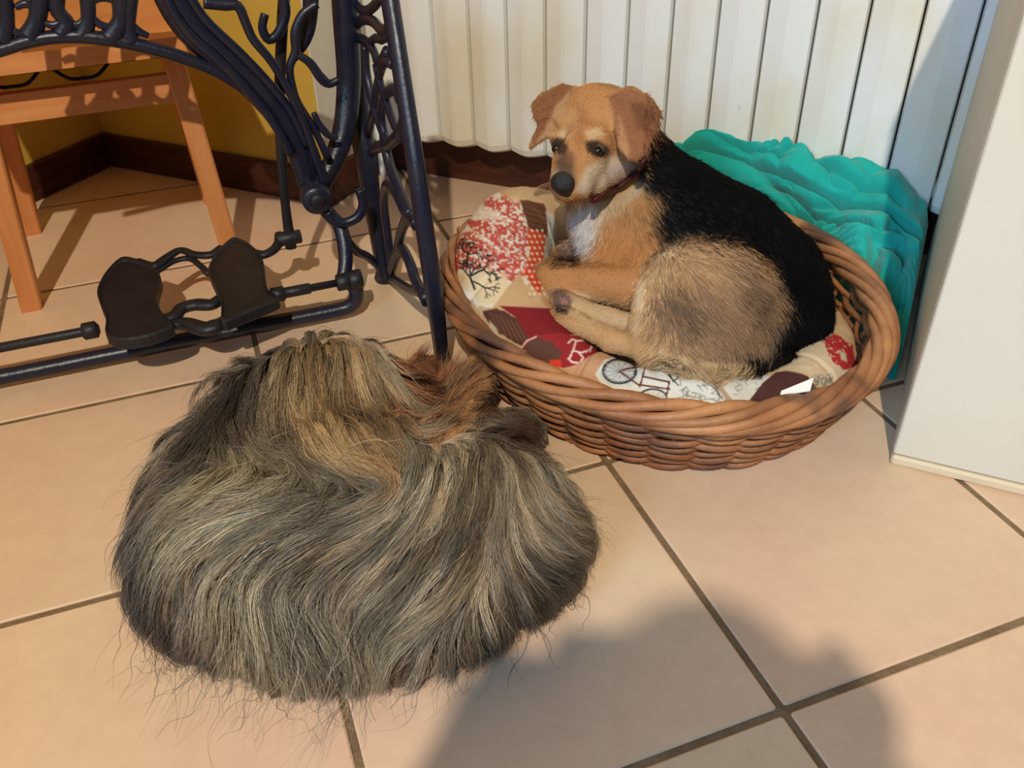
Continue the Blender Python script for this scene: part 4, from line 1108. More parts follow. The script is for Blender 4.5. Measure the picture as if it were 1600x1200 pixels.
cb = Canvas(800, 110, 1330, 630, (186, 128, 72), 1.0)                      # the coat's own colours
ORG, TANL, CRM, BLK, GRZ = (196, 130, 72), (204, 158, 106), (222, 196, 158), (10, 9, 9), (92, 74, 58)
cb.poly([(840, 420), (900, 400), (1000, 330), (1040, 360), (1010, 480), (900, 470), (845, 450)], ORG, 10)
cb.poly([(985, 520), (1000, 440), (1030, 390), (1070, 370), (1150, 385), (1215, 440), (1225, 520), (1190, 590), (1090, 600), (1010, 570)], (206, 158, 108), 8)
cb.poly([(1025, 440), (1080, 430), (1140, 445), (1190, 470), (1200, 520), (1150, 545), (1080, 520), (1030, 490)], (150, 112, 80), 10, 0.7, rough=22, sc=16, seed=2)
cb.poly([(1010, 470), (1050, 450), (1085, 470), (1110, 510), (1080, 530), (1035, 520)], (96, 78, 64), 8, 0.55, rough=20, sc=12, seed=4)
cb.poly([(1120, 400), (1180, 420), (1215, 470), (1222, 540), (1190, 560), (1180, 500), (1150, 440)], (96, 74, 56), 16, 0.6, rough=14, sc=14, seed=31)
cb.poly([(1080, 540), (1160, 530), (1200, 550), (1150, 575), (1090, 565)], (120, 92, 66), 10, 0.5, rough=8, sc=10, seed=33)
cb.poly([(986, 500), (996, 440), (1020, 400), (1060, 374), (1075, 380), (1040, 410), (1012, 450), (998, 505)], (226, 196, 152), 5)
cb.poly([(1000, 585), (1010, 545), (1080, 560), (1160, 575), (1220, 550), (1240, 560), (1180, 600), (1100, 610)], (202, 168, 120), 6)
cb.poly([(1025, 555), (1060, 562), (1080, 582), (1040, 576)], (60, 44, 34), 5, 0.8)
cb.poly([(860, 500), (960, 500), (1010, 540), (1020, 580), (960, 560), (880, 520)], (206, 156, 100), 5)
cb.poly([(860, 450), (900, 455), (1010, 490), (1000, 520), (920, 505), (868, 486)], (206, 166, 118), 4)
cb.poly([(862, 452), (884, 455), (894, 470), (886, 488), (866, 486)], (112, 78, 66), 3)
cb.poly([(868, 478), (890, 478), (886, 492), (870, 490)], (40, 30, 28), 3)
cb.poly([(874, 464), (886, 466), (888, 476), (876, 476)], (168, 112, 100), 2)
cb.poly([(875, 376), (905, 372), (915, 400), (900, 415), (870, 410)], (130, 92, 70), 5)
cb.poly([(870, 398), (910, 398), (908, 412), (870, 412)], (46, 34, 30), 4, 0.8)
cb.poly([(885, 330), (925, 318), (950, 330), (928, 380), (922, 405), (900, 390), (890, 360)], (204, 196, 190), 7)
cb.poly([(960, 330), (1000, 300), (1030, 290), (1034, 340), (1010, 380), (960, 360), (930, 360)], (188, 130, 76), 12, 0.9)
cb.poly([(930, 320), (1000, 285), (1010, 295), (960, 335), (930, 350)], (200, 172, 132), 6, 0.85)
BLACKP = [(998, 270), (1012, 240), (1020, 200), (1080, 215), (1150, 250), (1265, 315), (1345, 420), (1350, 520), (1275, 600), (1195, 590), (1215, 540), (1228, 470), (1196, 405), (1150, 380), (1075, 368), (1036, 384), (1024, 350), (1040, 312), (1012, 300)]
cb.poly(BLACKP, GRZ, 20, 0.9, rough=10, sc=14, seed=6)
cb.poly(BLACKP, BLK, 9, 1.0, rough=7, sc=10, seed=7)
cb.poly([(1160, 560), (1250, 545), (1262, 585), (1190, 596)], (26, 21, 19), 8)
# head
cb.poly([(865, 135), (915, 128), (985, 145), (1005, 200), (1005, 260), (960, 300), (880, 312), (862, 250), (862, 190)], (204, 140, 80), 4)
cb.poly([(880, 175), (905, 165), (912, 200), (888, 220)], (214, 160, 104), 8, 0.7)
cb.poly([(900, 160), (920, 175), (912, 215), (905, 245), (897, 215)], (176, 108, 62), 8, 0.6)
cb.poly([(870, 205), (884, 195), (886, 215), (876, 222)], (226, 190, 146), 4, 0.8); cb.poly([(912, 206), (935, 198), (945, 212), (920, 220)], (224, 186, 140), 4, 0.8)
cb.poly([(915, 262), (960, 240), (975, 262), (950, 290), (915, 308), (900, 300)], (220, 196, 164), 7, 0.95)
cb.poly([(862, 272), (872, 262), (878, 296), (866, 300)], (214, 190, 164), 4, 0.9)
cb.poly([(950, 262), (985, 250), (1000, 262), (975, 285), (940, 292)], (206, 176, 160), 5, 0.8)
cb.poly([(868, 252), (885, 232), (896, 250), (898, 285), (872, 290)], (84, 62, 50), 8, 0.85)
cb.poly([(914, 222), (932, 220), (950, 230), (950, 242), (932, 246), (918, 238)], (44, 32, 28), 4, 0.9); cb.poly([(862, 216), (876, 214), (886, 230), (882, 242), (866, 242)], (52, 36, 30), 3, 0.85)
cb.poly([(886, 236), (898, 240), (892, 258), (880, 254)], (150, 92, 62), 5, 0.7)
# ears
cb.poly([(832, 160), (850, 146), (880, 130), (896, 136), (884, 160), (872, 195), (852, 216), (828, 232), (836, 205)], (150, 92, 54), 2)
cb.poly([(868, 165), (892, 138), (888, 160), (874, 195), (858, 214), (832, 230), (850, 205)], (196, 148, 100), 3, 0.9)
cb.poly([(950, 150), (980, 138), (1014, 150), (1034, 176), (1022, 214), (1004, 246), (990, 256), (974, 244), (962, 214), (958, 180)], (164, 104, 66), 2)
cb.poly([(985, 160), (1015, 160), (1028, 178), (1012, 206), (994, 200)], (128, 76, 48), 7, 0.8)
cb.poly([(966, 180), (975, 200), (985, 235), (978, 246), (966, 222)], (206, 150, 98), 3, 0.8)
M_skin = attr_mat('short_coat_skin', rough=0.7, spec=0.2)
def coat_at(P, jit=0.0):
    q = to_pix(P)
    if jit: q = q + RNG.normal(0, jit, q.shape)
    return np.clip(cb.at(q), 2, 250)
cb.a = cb.a * 0.86 + 0.14 * (cb.a @ np.array([0.35, 0.5, 0.15]))[..., None]
bodyB = raw_mesh('body', VB_, FB_, M_skin, dogB, lin(coat_at(VB_) * 0.92))

# eyes, nose, collar
M_eye = mat('dark_glossy_eye', (22, 14, 10), 0.08, 0.6, coat=0.6)
M_nose = mat('black_leather_nose', (26, 24, 25), 0.42, 0.5, bump=0.5, bscale=700)
def on_coat(x, y, off=0.004, w0=1.05, w1=1.45):      # nearest body surface along a line of sight
    t_ = np.linspace(w0, w1, 800); sd = bd.sample(CAM_C + t_[:, None] * pix_ray((x, y)))
    k = np.argmax(sd < off); return pw(x, y, t_[k] if (sd < off).any() else 1.28)
for x, y, r in ((870, 232.5, 8.5), (935, 236.5, 10.5)):
    sp = on_coat(x, y, 0.0); rr = px_m(r, 1.21)
    c = sp + (sp - CAM_C) / np.linalg.norm(sp - CAM_C) * rr * 0.35
    MB().add(*lathe([(rr * math.sin(a), -rr * math.cos(a)) for a in np.linspace(0.05, math.pi - 0.05, 14)], c, (0.1, -0.7, 0.3), 18)).build('eye', M_eye, dogB, True)
nb = Body(np.array(pw(880, 288, 1.15)) - 0.035, np.array(pw(880, 288, 1.15)) + 0.035, 0.0014)
bdk = bd; bd = nb
bd.ball(pw(879, 286, 1.142), (0.0165, 0.013, 0.0150), 0.006); cone2((880, 288, 1.14, 14), (886, 300, 1.150, 9), 0.006)
bd.ball(pw(868, 292, 1.126), 0.0032, 0.003, -1); bd.ball(pw(887, 293, 1.1265), 0.0034, 0.003, -1)
VN_, FN_ = bd.mesh(1); bd = bdk
raw_mesh('nose', VN_, FN_, M_nose, dogB)
M_collar = mat('dark_red_collar', (74, 18, 20), 0.55, 0.4, (50, 14, 16), 40, bump=0.2)
arc = [on_coat(x, y) for x, y in ((930, 309), (937, 307), (946, 303), (960, 297), (974, 288), (987, 277), (998, 264), (1006, 250))]
ctr = pw(975, 262, 1.315)
far = [2 * ctr - p for p in arc]
ring = spline(np.array(arc + [ctr + (far[0] - ctr) * 1.0, ctr + (far[3] - ctr) * 0.95, ctr + (far[6] - ctr) * 0.9]), 66, True)
cax = np.cross(arc[4] - arc[0], arc[7] - arc[4]); cax /= np.linalg.norm(cax)
MB().tube(ring, 0.0068, 8, closed=True, flat=0.5, up=cax).build('collar', M_collar, dogB, True)['label'] = 'dark red dog collar'

gB = [(880, 270, 2, -10), (905, 240, 4, -10), (925, 180, 5, -8), (950, 160, 8, -4), (960, 240, 10, 4), (930, 285, 10, -4), (860, 180, -6, 10), (845, 205, -5, 10), (1000, 180, 2, 10), (990, 225, -2, 10),
      (1000, 280, 10, 8), (1040, 270, 10, 6), (1120, 310, 10, 6), (1200, 360, 9, 9), (1260, 430, 4, 10), (1280, 500, -2, 10), (1240, 560, -8, 6), (980, 320, 0, 10), (950, 360, -2, 10), (915, 350, -2, 10), (1020, 360, 6, 9),
      (1000, 420, -4, 9), (930, 440, -10, 1), (870, 430, -8, 5), (1090, 390, 10, 4), (1150, 410, 10, 8), (1030, 430, 2, 10), (1060, 480, 6, 8), (1110, 500, 8, 7), (1160, 540, 4, 9), (1080, 560, 8, 6), (1010, 520, -4, 9),
      (960, 535, -10, -4), (890, 505, -10, -4), (950, 500, -10, -4), (1190, 470, 8, 7), (1150, 590, -10, 2), (1060, 575, -10, -4), (895, 395, -8, 4)]
def short_coat():
    rng = np.random.default_rng(21)
    n = 95000
    def dens(c, N):
        p = to_pix(c); nn = N / (np.linalg.norm(N, axis=1, keepdims=True) + 1e-12)
        vis = (nn * (CAM_C - c)).sum(1) / np.linalg.norm(CAM_C - c, axis=1)
        return np.where(vis > -0.25, 1.0, 0.25) * np.where(c[:, 2] < 0.045, 0.05, 1.0)
    P, N = scatter(VB_, FB_, n, rng, dens)
    T = comb_field(gB)(P, N)
    q = to_pix(P)
    face = (q[:, 0] < 1005) & (q[:, 1] < 315) & (q[:, 0] > 820) & (P[:, 2] > 0.16)
    nose = np.hypot(q[:, 0] - 879, q[:, 1] - 287) < 24
    eye = (np.hypot(q[:, 0] - 870, q[:, 1] - 232) < 10) | (np.hypot((q[:, 0] - 935) / 1.25, q[:, 1] - 237) < 10)
    limb = (q[:, 1] > 415) & (q[:, 0] < 1005)
    Ln = np.where(face | limb, 0.0052, 0.0125) * rng.uniform(0.7, 1.3, n)
    rump = (q[:, 0] > 1010) & (q[:, 1] > 400); Ln = np.where(rump, Ln * 1.35, Ln)
    keep = ~(nose | (eye & face)); P, N, T, Ln, q, face = P[keep], N[keep], T[keep], Ln[keep], q[keep], face[keep]; n = len(P)
    J = rng.normal(0, 0.22, (n, 3)); D = T + 0.38 * N + J; D /= np.linalg.norm(D, axis=1, keepdims=True)
    k = 4; S = np.zeros((n, k, 3)); S[:, 0] = P - N * 0.0006
    for i in range(1, k):
        D = D + 0.25 * T - 0.10 * N; D /= np.linalg.norm(D, axis=1, keepdims=True)
        S[:, i] = S[:, i - 1] + D * (Ln / (k - 1))[:, None]
    C8 = coat_at(P, 0.0); rump = (q[:, 0] > 1010) & (q[:, 1] > 385); jt = np.where(face, 1.5, np.where(rump & (q[:, 0] < 1180), 15.0, 7.0))[:, None]
    C8 = np.clip(cb.at(q + rng.normal(0, 1, q.shape) * jt), 2, 250)
    val = np.exp(rng.normal(0, 0.16, n)) * np.exp(0.10 * vnoise(P, 60, 9))
    col = lin(np.clip(C8, 0, 255)) * val[:, None]
    rad = np.linspace(1, 0.25, k)[None] * (0.00042 * np.ones(n))[:, None]
    return S, rad, np.clip(col, 0, 0.95)
M_hairB = hair_mat('tan_black_short_hair', 0.6, 0.1)
hair_object('short_fur', *short_coat(), M_hairB, dogB)['kind'] = 'stuff'
# ------------------------------------------------------------------ long-haired grey dog curled up on the tiles
dogA = empty('shaggy_grey_dog', (-0.50, 0.06, 0.0), 'long-haired shaggy grey and blond dog curled up asleep on the floor tiles', 'dog')
sb = Body((-0.98, -0.30, -0.01), (-0.08, 0.56, 0.26), 0.0045)
def ps(x, y, z): return at_z((x, y), z)
def schain(L, k=0.03):
    for (x0, y0, z0, r0), (x1, y1, z1, r1) in zip(L[:-1], L[1:]): sb.cone(ps(x0, y0, z0), r0, ps(x1, y1, z1), r1, k)
schain([(745, 848, 0.072, 0.076), (640, 885, 0.080, 0.084), (490, 890, 0.085, 0.088), (372, 868, 0.082, 0.080), (385, 770, 0.090, 0.076), (435, 680, 0.098, 0.072), (480, 640, 0.11, 0.066)], 0.04)   # trunk in a ring
schain([(540, 790, 0.09, 0.095), (700, 800, 0.085, 0.090)], 0.04)
schain([(705, 790, 0.078, 0.067), (775, 805, 0.072, 0.064), (800, 850, 0.058, 0.058)], 0.03)                       # haunch
schain([(700, 750, 0.066, 0.050), (688, 690, 0.070, 0.038), (708, 645, 0.066, 0.032), (732, 610, 0.058, 0.028), (749, 585, 0.052, 0.023)], 0.015)   # hind leg
sb.ball(ps(751, 582, 0.050), (0.023, 0.022, 0.020), 0.012)
schain([(780, 700, 0.06, 0.050), (800, 675, 0.035, 0.030), (822, 672, 0.026, 0.022), (834, 684, 0.022, 0.016)], 0.012)   # dark paw
schain([(500, 622, 0.130, 0.060), (545, 640, 0.125, 0.058), (590, 660, 0.105, 0.044), (618, 650, 0.09, 0.034), (632, 628, 0.075, 0.026)], 0.02)      # head and muzzle
schain([(500, 610, 0.135, 0.045), (560, 620, 0.127, 0.042)], 0.04)
schain([(490, 675, 0.115, 0.064), (555, 680, 0.112, 0.058)], 0.045)
schain([(600, 640, 0.05, 0.032), (640, 605, 0.040, 0.026), (660, 582, 0.034, 0.021)], 0.012)                       # brown fore paw
sb.ball(ps(664, 574, 0.034), (0.022, 0.020, 0.017), 0.01)
schain([(560, 690, 0.125, 0.022), (592, 728, 0.11, 0.010)], 0.010)                                                # hanging ear
VA_, FA_ = sb.mesh(2)
VA_[:, 2] = np.maximum(VA_[:, 2], 0.001)

ca = Canvas(130, 500, 980, 1130, (132, 118, 100), 0.6)
DK, LT, BL = (54, 48, 44), (176, 164, 138), (196, 158, 106)
def pc(P, c, soft=22, op=0.85, seed=1): ca.poly(P, c, soft, op, rough=16, sc=40, seed=seed)
pc([(300, 640), (380, 555), (440, 540), (400, 620), (340, 700), (290, 740)], (66, 58, 52), 20, 0.85, 2)
pc([(160, 800), (260, 720), (290, 780), (270, 900), (300, 1000), (240, 1000), (160, 940)], (70, 64, 62), 20, 0.85, 3)
pc([(330, 690), (430, 690), (480, 740), (440, 770), (300, 760)], (168, 154, 122), 18, 0.7, 4)
pc([(290, 780), (420, 760), (560, 770), (540, 820), (400, 840), (270, 840)], (158, 148, 122), 20, 0.7, 5)
pc([(380, 740), (600, 730), (640, 760), (560, 800), (420, 790)], (96, 86, 74), 16, 0.6, 6)
pc([(420, 560), (520, 520), (600, 560), (640, 640), (620, 720), (520, 730), (450, 680)], (190, 158, 114), 22, 0.85, 7)
pc([(520, 560), (590, 570), (610, 650), (560, 690), (530, 640)], (100, 78, 60), 18, 0.6, 8)
pc([(555, 690), (610, 720), (610, 740), (560, 735), (530, 715)], (196, 152, 116), 8, 0.9, 9)
pc([(620, 680), (720, 650), (740, 760), (640, 800), (600, 760)], (166, 154, 132), 22, 0.8, 10)
pc([(720, 680), (830, 690), (860, 800), (760, 820), (700, 760)], (140, 124, 102), 22, 0.75, 11)
pc([(340, 880), (460, 880), (640, 960), (600, 1060), (440, 1080), (330, 1020)], (162, 152, 128), 26, 0.75, 12)
pc([(400, 960), (520, 960), (560, 1010), (480, 1030), (410, 1000)], (76, 70, 66), 18, 0.6, 13)
pc([(790, 880), (900, 850), (900, 920), (840, 980), (770, 960)], (72, 62, 54), 18, 0.85, 14)
pc([(600, 880), (760, 860), (760, 930), (640, 990), (560, 960)], (150, 138, 114), 22, 0.6, 15)
pc([(230, 940), (320, 950), (340, 1050), (260, 1030)], (58, 52, 52), 16, 0.8, 16)
ca.poly([(655, 670), (700, 590), (745, 545), (785, 560), (770, 610), (720, 680), (680, 700)], (222, 168, 118), 8)
ca.poly([(735, 640), (775, 590), (790, 600), (775, 645), (745, 660)], (84, 58, 44), 7, 0.85)
ca.poly([(770, 660), (800, 640), (845, 660), (845, 700), (800, 700), (780, 690)], (78, 58, 48), 8)
ca.poly([(625, 560), (660, 548), (692, 570), (690, 615), (640, 640), (600, 650), (610, 600)], (136, 92, 66), 9)
ca.poly([(642, 566), (655, 552), (672, 556), (660, 572)], (64, 42, 34), 5, 0.9)
M_skinA = attr_mat('grey_dog_skin', rough=0.8, spec=0.15)
bodyA = raw_mesh('body', VA_, FA_, M_skinA, dogA, lin(np.clip(ca.at(to_pix(VA_)) * 0.62, 2, 250)))

gA = [(500, 540, 0, 10), (440, 560, -3, 10), (400, 580, -4, 10), (430, 620, 0, 10), (450, 660, 4, 10), (490, 700, 8, 7), (540, 722, 10, 5), (520, 590, 1, 10), (540, 640, 3, 10), (570, 690, 6, 9), (590, 600, 3, 10), (610, 660, 4, 10), (630, 610, 6, 9), (600, 710, 6, 8),
      (350, 620, -5, 8), (310, 680, -6, 8), (370, 690, 5, 6), (420, 715, 9, 4), (500, 738, 10, 3), (570, 748, 10, 1),
      (600, 775, -10, 2), (540, 775, -10, 0), (460, 765, -10, 1), (380, 760, -10, 3), (300, 760, -9, 5), (560, 810, -10, 3), (480, 815, -10, 3), (400, 815, -10, 3), (310, 820, -8, 5), (250, 790, -5, 9), (210, 850, -3, 10), (200, 920, 0, 10), (260, 880, -3, 10), (560, 850, -9, 5), (480, 865, -8, 5), (390, 865, -7, 6),
      (300, 930, -1, 10), (280, 990, -3, 10), (340, 940, 1, 10), (400, 930, 3, 10), (450, 960, 5, 8), (520, 980, 7, 6), (400, 1010, 2, 10), (480, 1030, 2, 10), (340, 1040, -4, 9), (560, 1040, 1, 10), (600, 930, -7, 6), (640, 975, -9, 5), (560, 990, -2, 9), (520, 1005, 7, 5),
      (700, 718, -1, 10), (664, 706, -2, 10), (650, 745, -5, 9), (640, 790, -7, 8), (700, 760, -4, 10), (680, 830, -7, 8), (610, 870, -7, 7), (740, 720, -3, 10), (780, 740, -1, 10), (830, 740, 3, 9), (760, 800, -5, 9), (850, 790, 6, 8), (880, 820, 9, 4),
      (740, 880, -7, 7), (800, 870, 5, 5), (860, 880, 8, 4), (820, 940, 5, 8), (760, 950, 2, 9), (700, 940, -9, 5), (650, 1030, -5, 8), (720, 1010, 2, 10), (880, 860, 9, 2),
      (720, 620, 7, -7), (760, 570, 6, -6), (740, 655, 8, -2), (690, 660, 5, -8), (676, 676, 5, -8), (810, 670, 9, 2), (835, 690, 6, 8), (650, 590, 4, -8), (670, 570, 3, -6), (775, 620, 7, 5)]
def long_coat():
    rng = np.random.default_rng(33)
    comb = comb_field(gA, 3.0)
    def dens(c, N):
        return np.where(c[:, 2] < 0.012, 0.15, 1.0) * np.where((N[:, 2] < 0) & (c[:, 2] < 0.03), 0.1, 1.0)
    def flow(X):
        N = sb.grad(X); rn = X - CAM_C; rn /= np.linalg.norm(rn, axis=1, keepdims=True)
        T = comb(X, N)
        dn = np.array([0, 0, -1.0]) - N * (-N[:, 2:3]); dn /= np.linalg.norm(dn, axis=1, keepdims=True) + 1e-6
        w = sstep(-0.05, 0.35, -(rn * N).sum(1))[:, None]
        T = T * w + dn * (1 - w); return T / (np.linalg.norm(T, axis=1, keepdims=True) + 1e-9), N
    def grow(P, N, Ln, lift, k=10):
        n = len(P); S = np.zeros((n, k, 3)); S[:, 0] = P
        T, _ = flow(P); D = 0.75 * N + 0.6 * T + rng.normal(0, 0.16, (n, 3)); D /= np.linalg.norm(D, axis=1, keepdims=True)
        wav = rng.normal(0, 1, (n, 3)); ph = rng.uniform(0, 6.28, n); X = P.copy()
        for i in range(1, k):
            T, G = flow(X); sd = sb.sample(X)
            tgt = lift * (0.5 + 0.9 * i / k)
            push = np.clip((tgt - sd) / 0.015, -1.2, 1.6)[:, None]
            D = 0.55 * D + 0.62 * T + 0.42 * push * G + np.array([0, 0, -0.06]) + 0.10 * np.sin(ph + i * 0.9)[:, None] * wav
            D /= np.linalg.norm(D, axis=1, keepdims=True)
            X = X + D * (Ln / (k - 1))[:, None]
            low = X[:, 2] < 0.0025 + 0.004 * np.abs(np.sin(ph)); X[low, 2] = (0.0025 + 0.004 * np.abs(np.sin(ph)))[low]
            S[:, i] = X
        return S
    ng = 4600
    P, N = scatter(VA_, FA_, ng, rng, dens)
    q = to_pix(P)
    leg = ca.poly_sd([(630, 690), (690, 600), (745, 540), (800, 560), (790, 620), (745, 690), (700, 715), (650, 715)], q[:, 0], q[:, 1]) < 0
    paw = ((q[:, 0] > 775) & (q[:, 1] < 705)) | ((q[:, 0] > 625) & (q[:, 0] < 700) & (q[:, 1] < 640) & (P[:, 2] < 0.075))
    head = (P[:, 2] > 0.09) & (q[:, 1] < 690) & (q[:, 0] > 400) & (q[:, 0] < 640)
    Ln = rng.uniform(0.085, 0.145, ng); Ln = np.where(head, rng.uniform(0.05, 0.19, ng), Ln); Ln = np.where(leg, rng.uniform(0.022, 0.042, ng), Ln); Ln = np.where(paw, rng.uniform(0.012, 0.026, ng), Ln)
    lift = np.where(leg | paw, 0.004, rng.uniform(0.006, 0.026, ng))
    Gd = grow(P, N, Ln, lift)
    kc = Gd.shape[1]
    # every lock gets many fine hairs
    nc = 150000
    C0, CN = scatter(VA_, FA_, nc, rng, dens)
    from mathutils.kdtree import KDTree
    kd = KDTree(ng)
    for i, p_ in enumerate(P): kd.insert(p_, i)
    kd.balance()
    near = np.array([kd.find(c_)[1] for c_ in C0])
    t = np.linspace(0, 1, kc)
    clump = rng.uniform(0.25, 0.75, nc)[:, None] * (1 - 0.0 * t[None])
    off = (C0 - P[near])[:, None] * (1 - (1 - clump[..., None]) * np.minimum(1, t * 1.5)[None, :, None])
    off = off - off * np.array([0, 0, 0.5]) * t[None, :, None]
    frz = rng.normal(0, 1, (nc, 3)); fr2 = rng.normal(0, 1, (nc, 3)); pa = rng.uniform(0, 6.28, nc)
    amp = np.where(rng.random(nc) < 0.05, 0.012, 0.0034) * np.minimum(1, Ln[near] / 0.06)
    wob = amp[:, None, None] * (t[None, :, None] ** 1.2 * frz[:, None] + 0.5 * np.sin(pa[:, None] + t[None] * 7)[..., None] * t[None, :, None] * fr2[:, None])
    cut = rng.uniform(0.55, 1.0, nc)                                   # uneven hair lengths
    ti = t[None] * cut[:, None] * (kc - 1); i0 = np.minimum(ti.astype(int), kc - 2); f = (ti - i0)[..., None]
    base = Gd[near]; ar = np.arange(nc)[:, None]
    S = base[ar, i0] * (1 - f) + base[ar, i0 + 1] * f + off + wob
    S[:, :, 2] = np.maximum(S[:, :, 2], 0.0012)
    wisps = rng.choice(np.where((Ln[near] > 0.08) & (to_pix(C0)[:, 1] > 880))[0], 170, False)
    sway = np.stack([np.cumsum(rng.normal(0, 0.006, (170, kc)), 1), np.cumsum(rng.normal(-0.004, 0.005, (170, kc)), 1), np.zeros((170, kc))], -1)
    S[wisps] += sway * (t ** 1.5)[None, :, None] * 1.3; S[wisps, :, 2] = np.maximum(S[wisps, :, 2] - 0.03 * t[None] ** 2, 0.0012)
    # colour: grizzled locks, dark and light
    lock = rng.normal(0, 1, ng); qg = to_pix(P)
    sl = np.clip(0.75 * lock + 0.9 * vnoise(P, 24, 51), -2, 2)
    base8 = ca.at(to_pix(S[:, 3]))
    v = np.where(leg | paw, 0.12 * lock, 0.56 * sl + 0.04)[near] + rng.normal(0, 0.25, nc)
    col = lin(np.clip(base8, 3, 250)) * np.exp(v)[:, None]
    warm = np.clip(rng.normal(0, 1, ng), -1.5, 1.5)[near][:, None] * np.array([0.06, 0.01, -0.05]); col = col * (1 + warm)
    rad = np.interp(t, [0, 0.6, 1], [1, 0.85, 0.2])[None] * rng.uniform(0.00018, 0.00033, nc)[:, None]
    col = col * np.minimum(1, 0.60 / col.max(1, keepdims=True))          # keeps the hue of the palest locks
    return S, rad, np.clip(col, 0.004, 0.62)
M_hairA = hair_mat('grey_blond_long_hair', 0.42, 0.3)
hair_object('long_fur', *long_coat(), M_hairA, dogA)['kind'] = 'stuff'
# ------------------------------------------------------------------ the photographer, stooping just behind the camera
LAMP = np.array([0.52, -2.05, 2.80]); KP = 0.86
def tr(x): return LAMP + (np.asarray(x, float) - LAMP) * KP          # the figure stands a little behind the lens, towards the lamp
person = empty('person', (0.24, -1.2, 0.0), 'stooping person holding up a phone, whose rounded shadow falls on the tiles', 'person')
pb = Body((-0.30, -1.60, -0.01), (0.70, -0.60, 1.36), 0.0075)
def pch(L, k=0.03):
    for (a, ra), (b, rb) in zip(L[:-1], L[1:]): pb.cone(tr(a), ra * KP, tr(b), rb * KP, k)
pch([((0.20, -1.14, 0.25), 0.13), ((0.19, -1.04, 0.42), 0.125), ((0.16, -0.92, 0.60), 0.13), ((0.15, -0.87, 0.69), 0.10)], 0.06)
pch([((0.00, -0.90, 0.675), 0.062), ((0.17, -0.88, 0.71), 0.075), ((0.38, -0.90, 0.665), 0.066)], 0.04)
pch([((0.15, -0.82, 0.75), 0.052), ((0.135, -0.75, 0.83), 0.052)], 0.02)
ax_ = np.array([[1, 0, 0], [0, 0.94, -0.34], [0, 0.34, 0.94]])
pb.ball(tr((0.128, -0.715, 0.895)), KP * np.array((0.076, 0.095, 0.108)), 0.02, axes=ax_)
pb.ball(tr((0.126, -0.66, 0.835)), KP * np.array((0.052, 0.05, 0.055)), 0.02)
pb.cone(tr((0.124, -0.622, 0.888)), 0.010, tr((0.124, -0.600, 0.862)), 0.012, 0.012)                       # nose
for sx in (-1, 1):
    pb.ball(tr((0.126 + sx * 0.077, -0.725, 0.885)), KP * np.array((0.010, 0.018, 0.030)), 0.006)                     # ears
    pb.ball(tr((0.124 + sx * 0.030, -0.622, 0.892)), 0.010, 0.008, -1)                                 # eye sockets
pb.cone(tr((0.104, -0.612, 0.832)), 0.006, tr((0.146, -0.612, 0.832)), 0.006, 0.006)                       # lips
LW, RW = np.array([-0.070, -0.660, 0.690]), np.array([0.175, -0.625, 0.705])
pch([((0.00, -0.895, 0.665), 0.055), ((-0.07, -0.800, 0.48), 0.044), (LW, 0.027)], 0.02)
pch([((0.38, -0.895, 0.665), 0.060), ((0.315, -0.640, 0.640), 0.050), (RW, 0.027)], 0.02)
HIP = tr((0.20, -1.14, 0.25))
for sx in (-1, 1):                                                                                 # bent legs down to the floor
    P_ = [HIP + (sx * 0.085, 0.01, -0.01), np.array([HIP[0] + sx * 0.125, HIP[1] + 0.30, 0.40]), np.array([HIP[0] + sx * 0.11, HIP[1] + 0.08, 0.09]), np.array([HIP[0] + sx * 0.11, HIP[1] + 0.07, 0.05])]
    for (a_, b_), (ra_, rb_) in zip(zip(P_[:-1], P_[1:]), ((0.092, 0.062), (0.062, 0.040), (0.040, 0.038))): pb.cone(a_, ra_, b_, rb_, 0.02)
    f0 = np.array([HIP[0] + sx * 0.11, HIP[1] + 0.06, 0.034])
    pb.cone(f0, 0.033, f0 + (sx * 0.01, 0.12, -0.002), 0.035, 0.015); pb.cone(f0 + (sx * 0.01, 0.12, -0.002), 0.035, f0 + (sx * 0.015, 0.20, -0.01), 0.024, 0.015)
pb.ball(tr((0.02, -0.66, 0.57)), 0.062, 0.03); pb.cone(tr((0.02, -0.66, 0.57)), 0.060, tr((0.10, -0.86, 0.60)), 0.09, 0.04)   # bulk added to close the lit gap in the figure's shadow
VP3, FP3 = pb.mesh(2); VP3[:, 2] = np.maximum(VP3[:, 2], 0.001)
SK, CL, PT, SH = lin((206, 160, 132)), lin((70, 76, 92)), lin((52, 58, 74)), lin((60, 48, 42))
cP = np.empty((len(VP3), 3)); cP[:] = CL
cP[VP3[:, 2] < HIP[2] + 0.03] = PT
cP[VP3[:, 2] < 0.06] = SH
zn = tr((0.14, -0.78, 0.785)); cP[(VP3[:, 2] > zn[2]) & (VP3[:, 1] > zn[1] - 0.09)] = SK
raw_mesh('body', VP3, FP3, attr_mat('person_skin_and_clothes', rough=0.75, spec=0.2), person, cP)
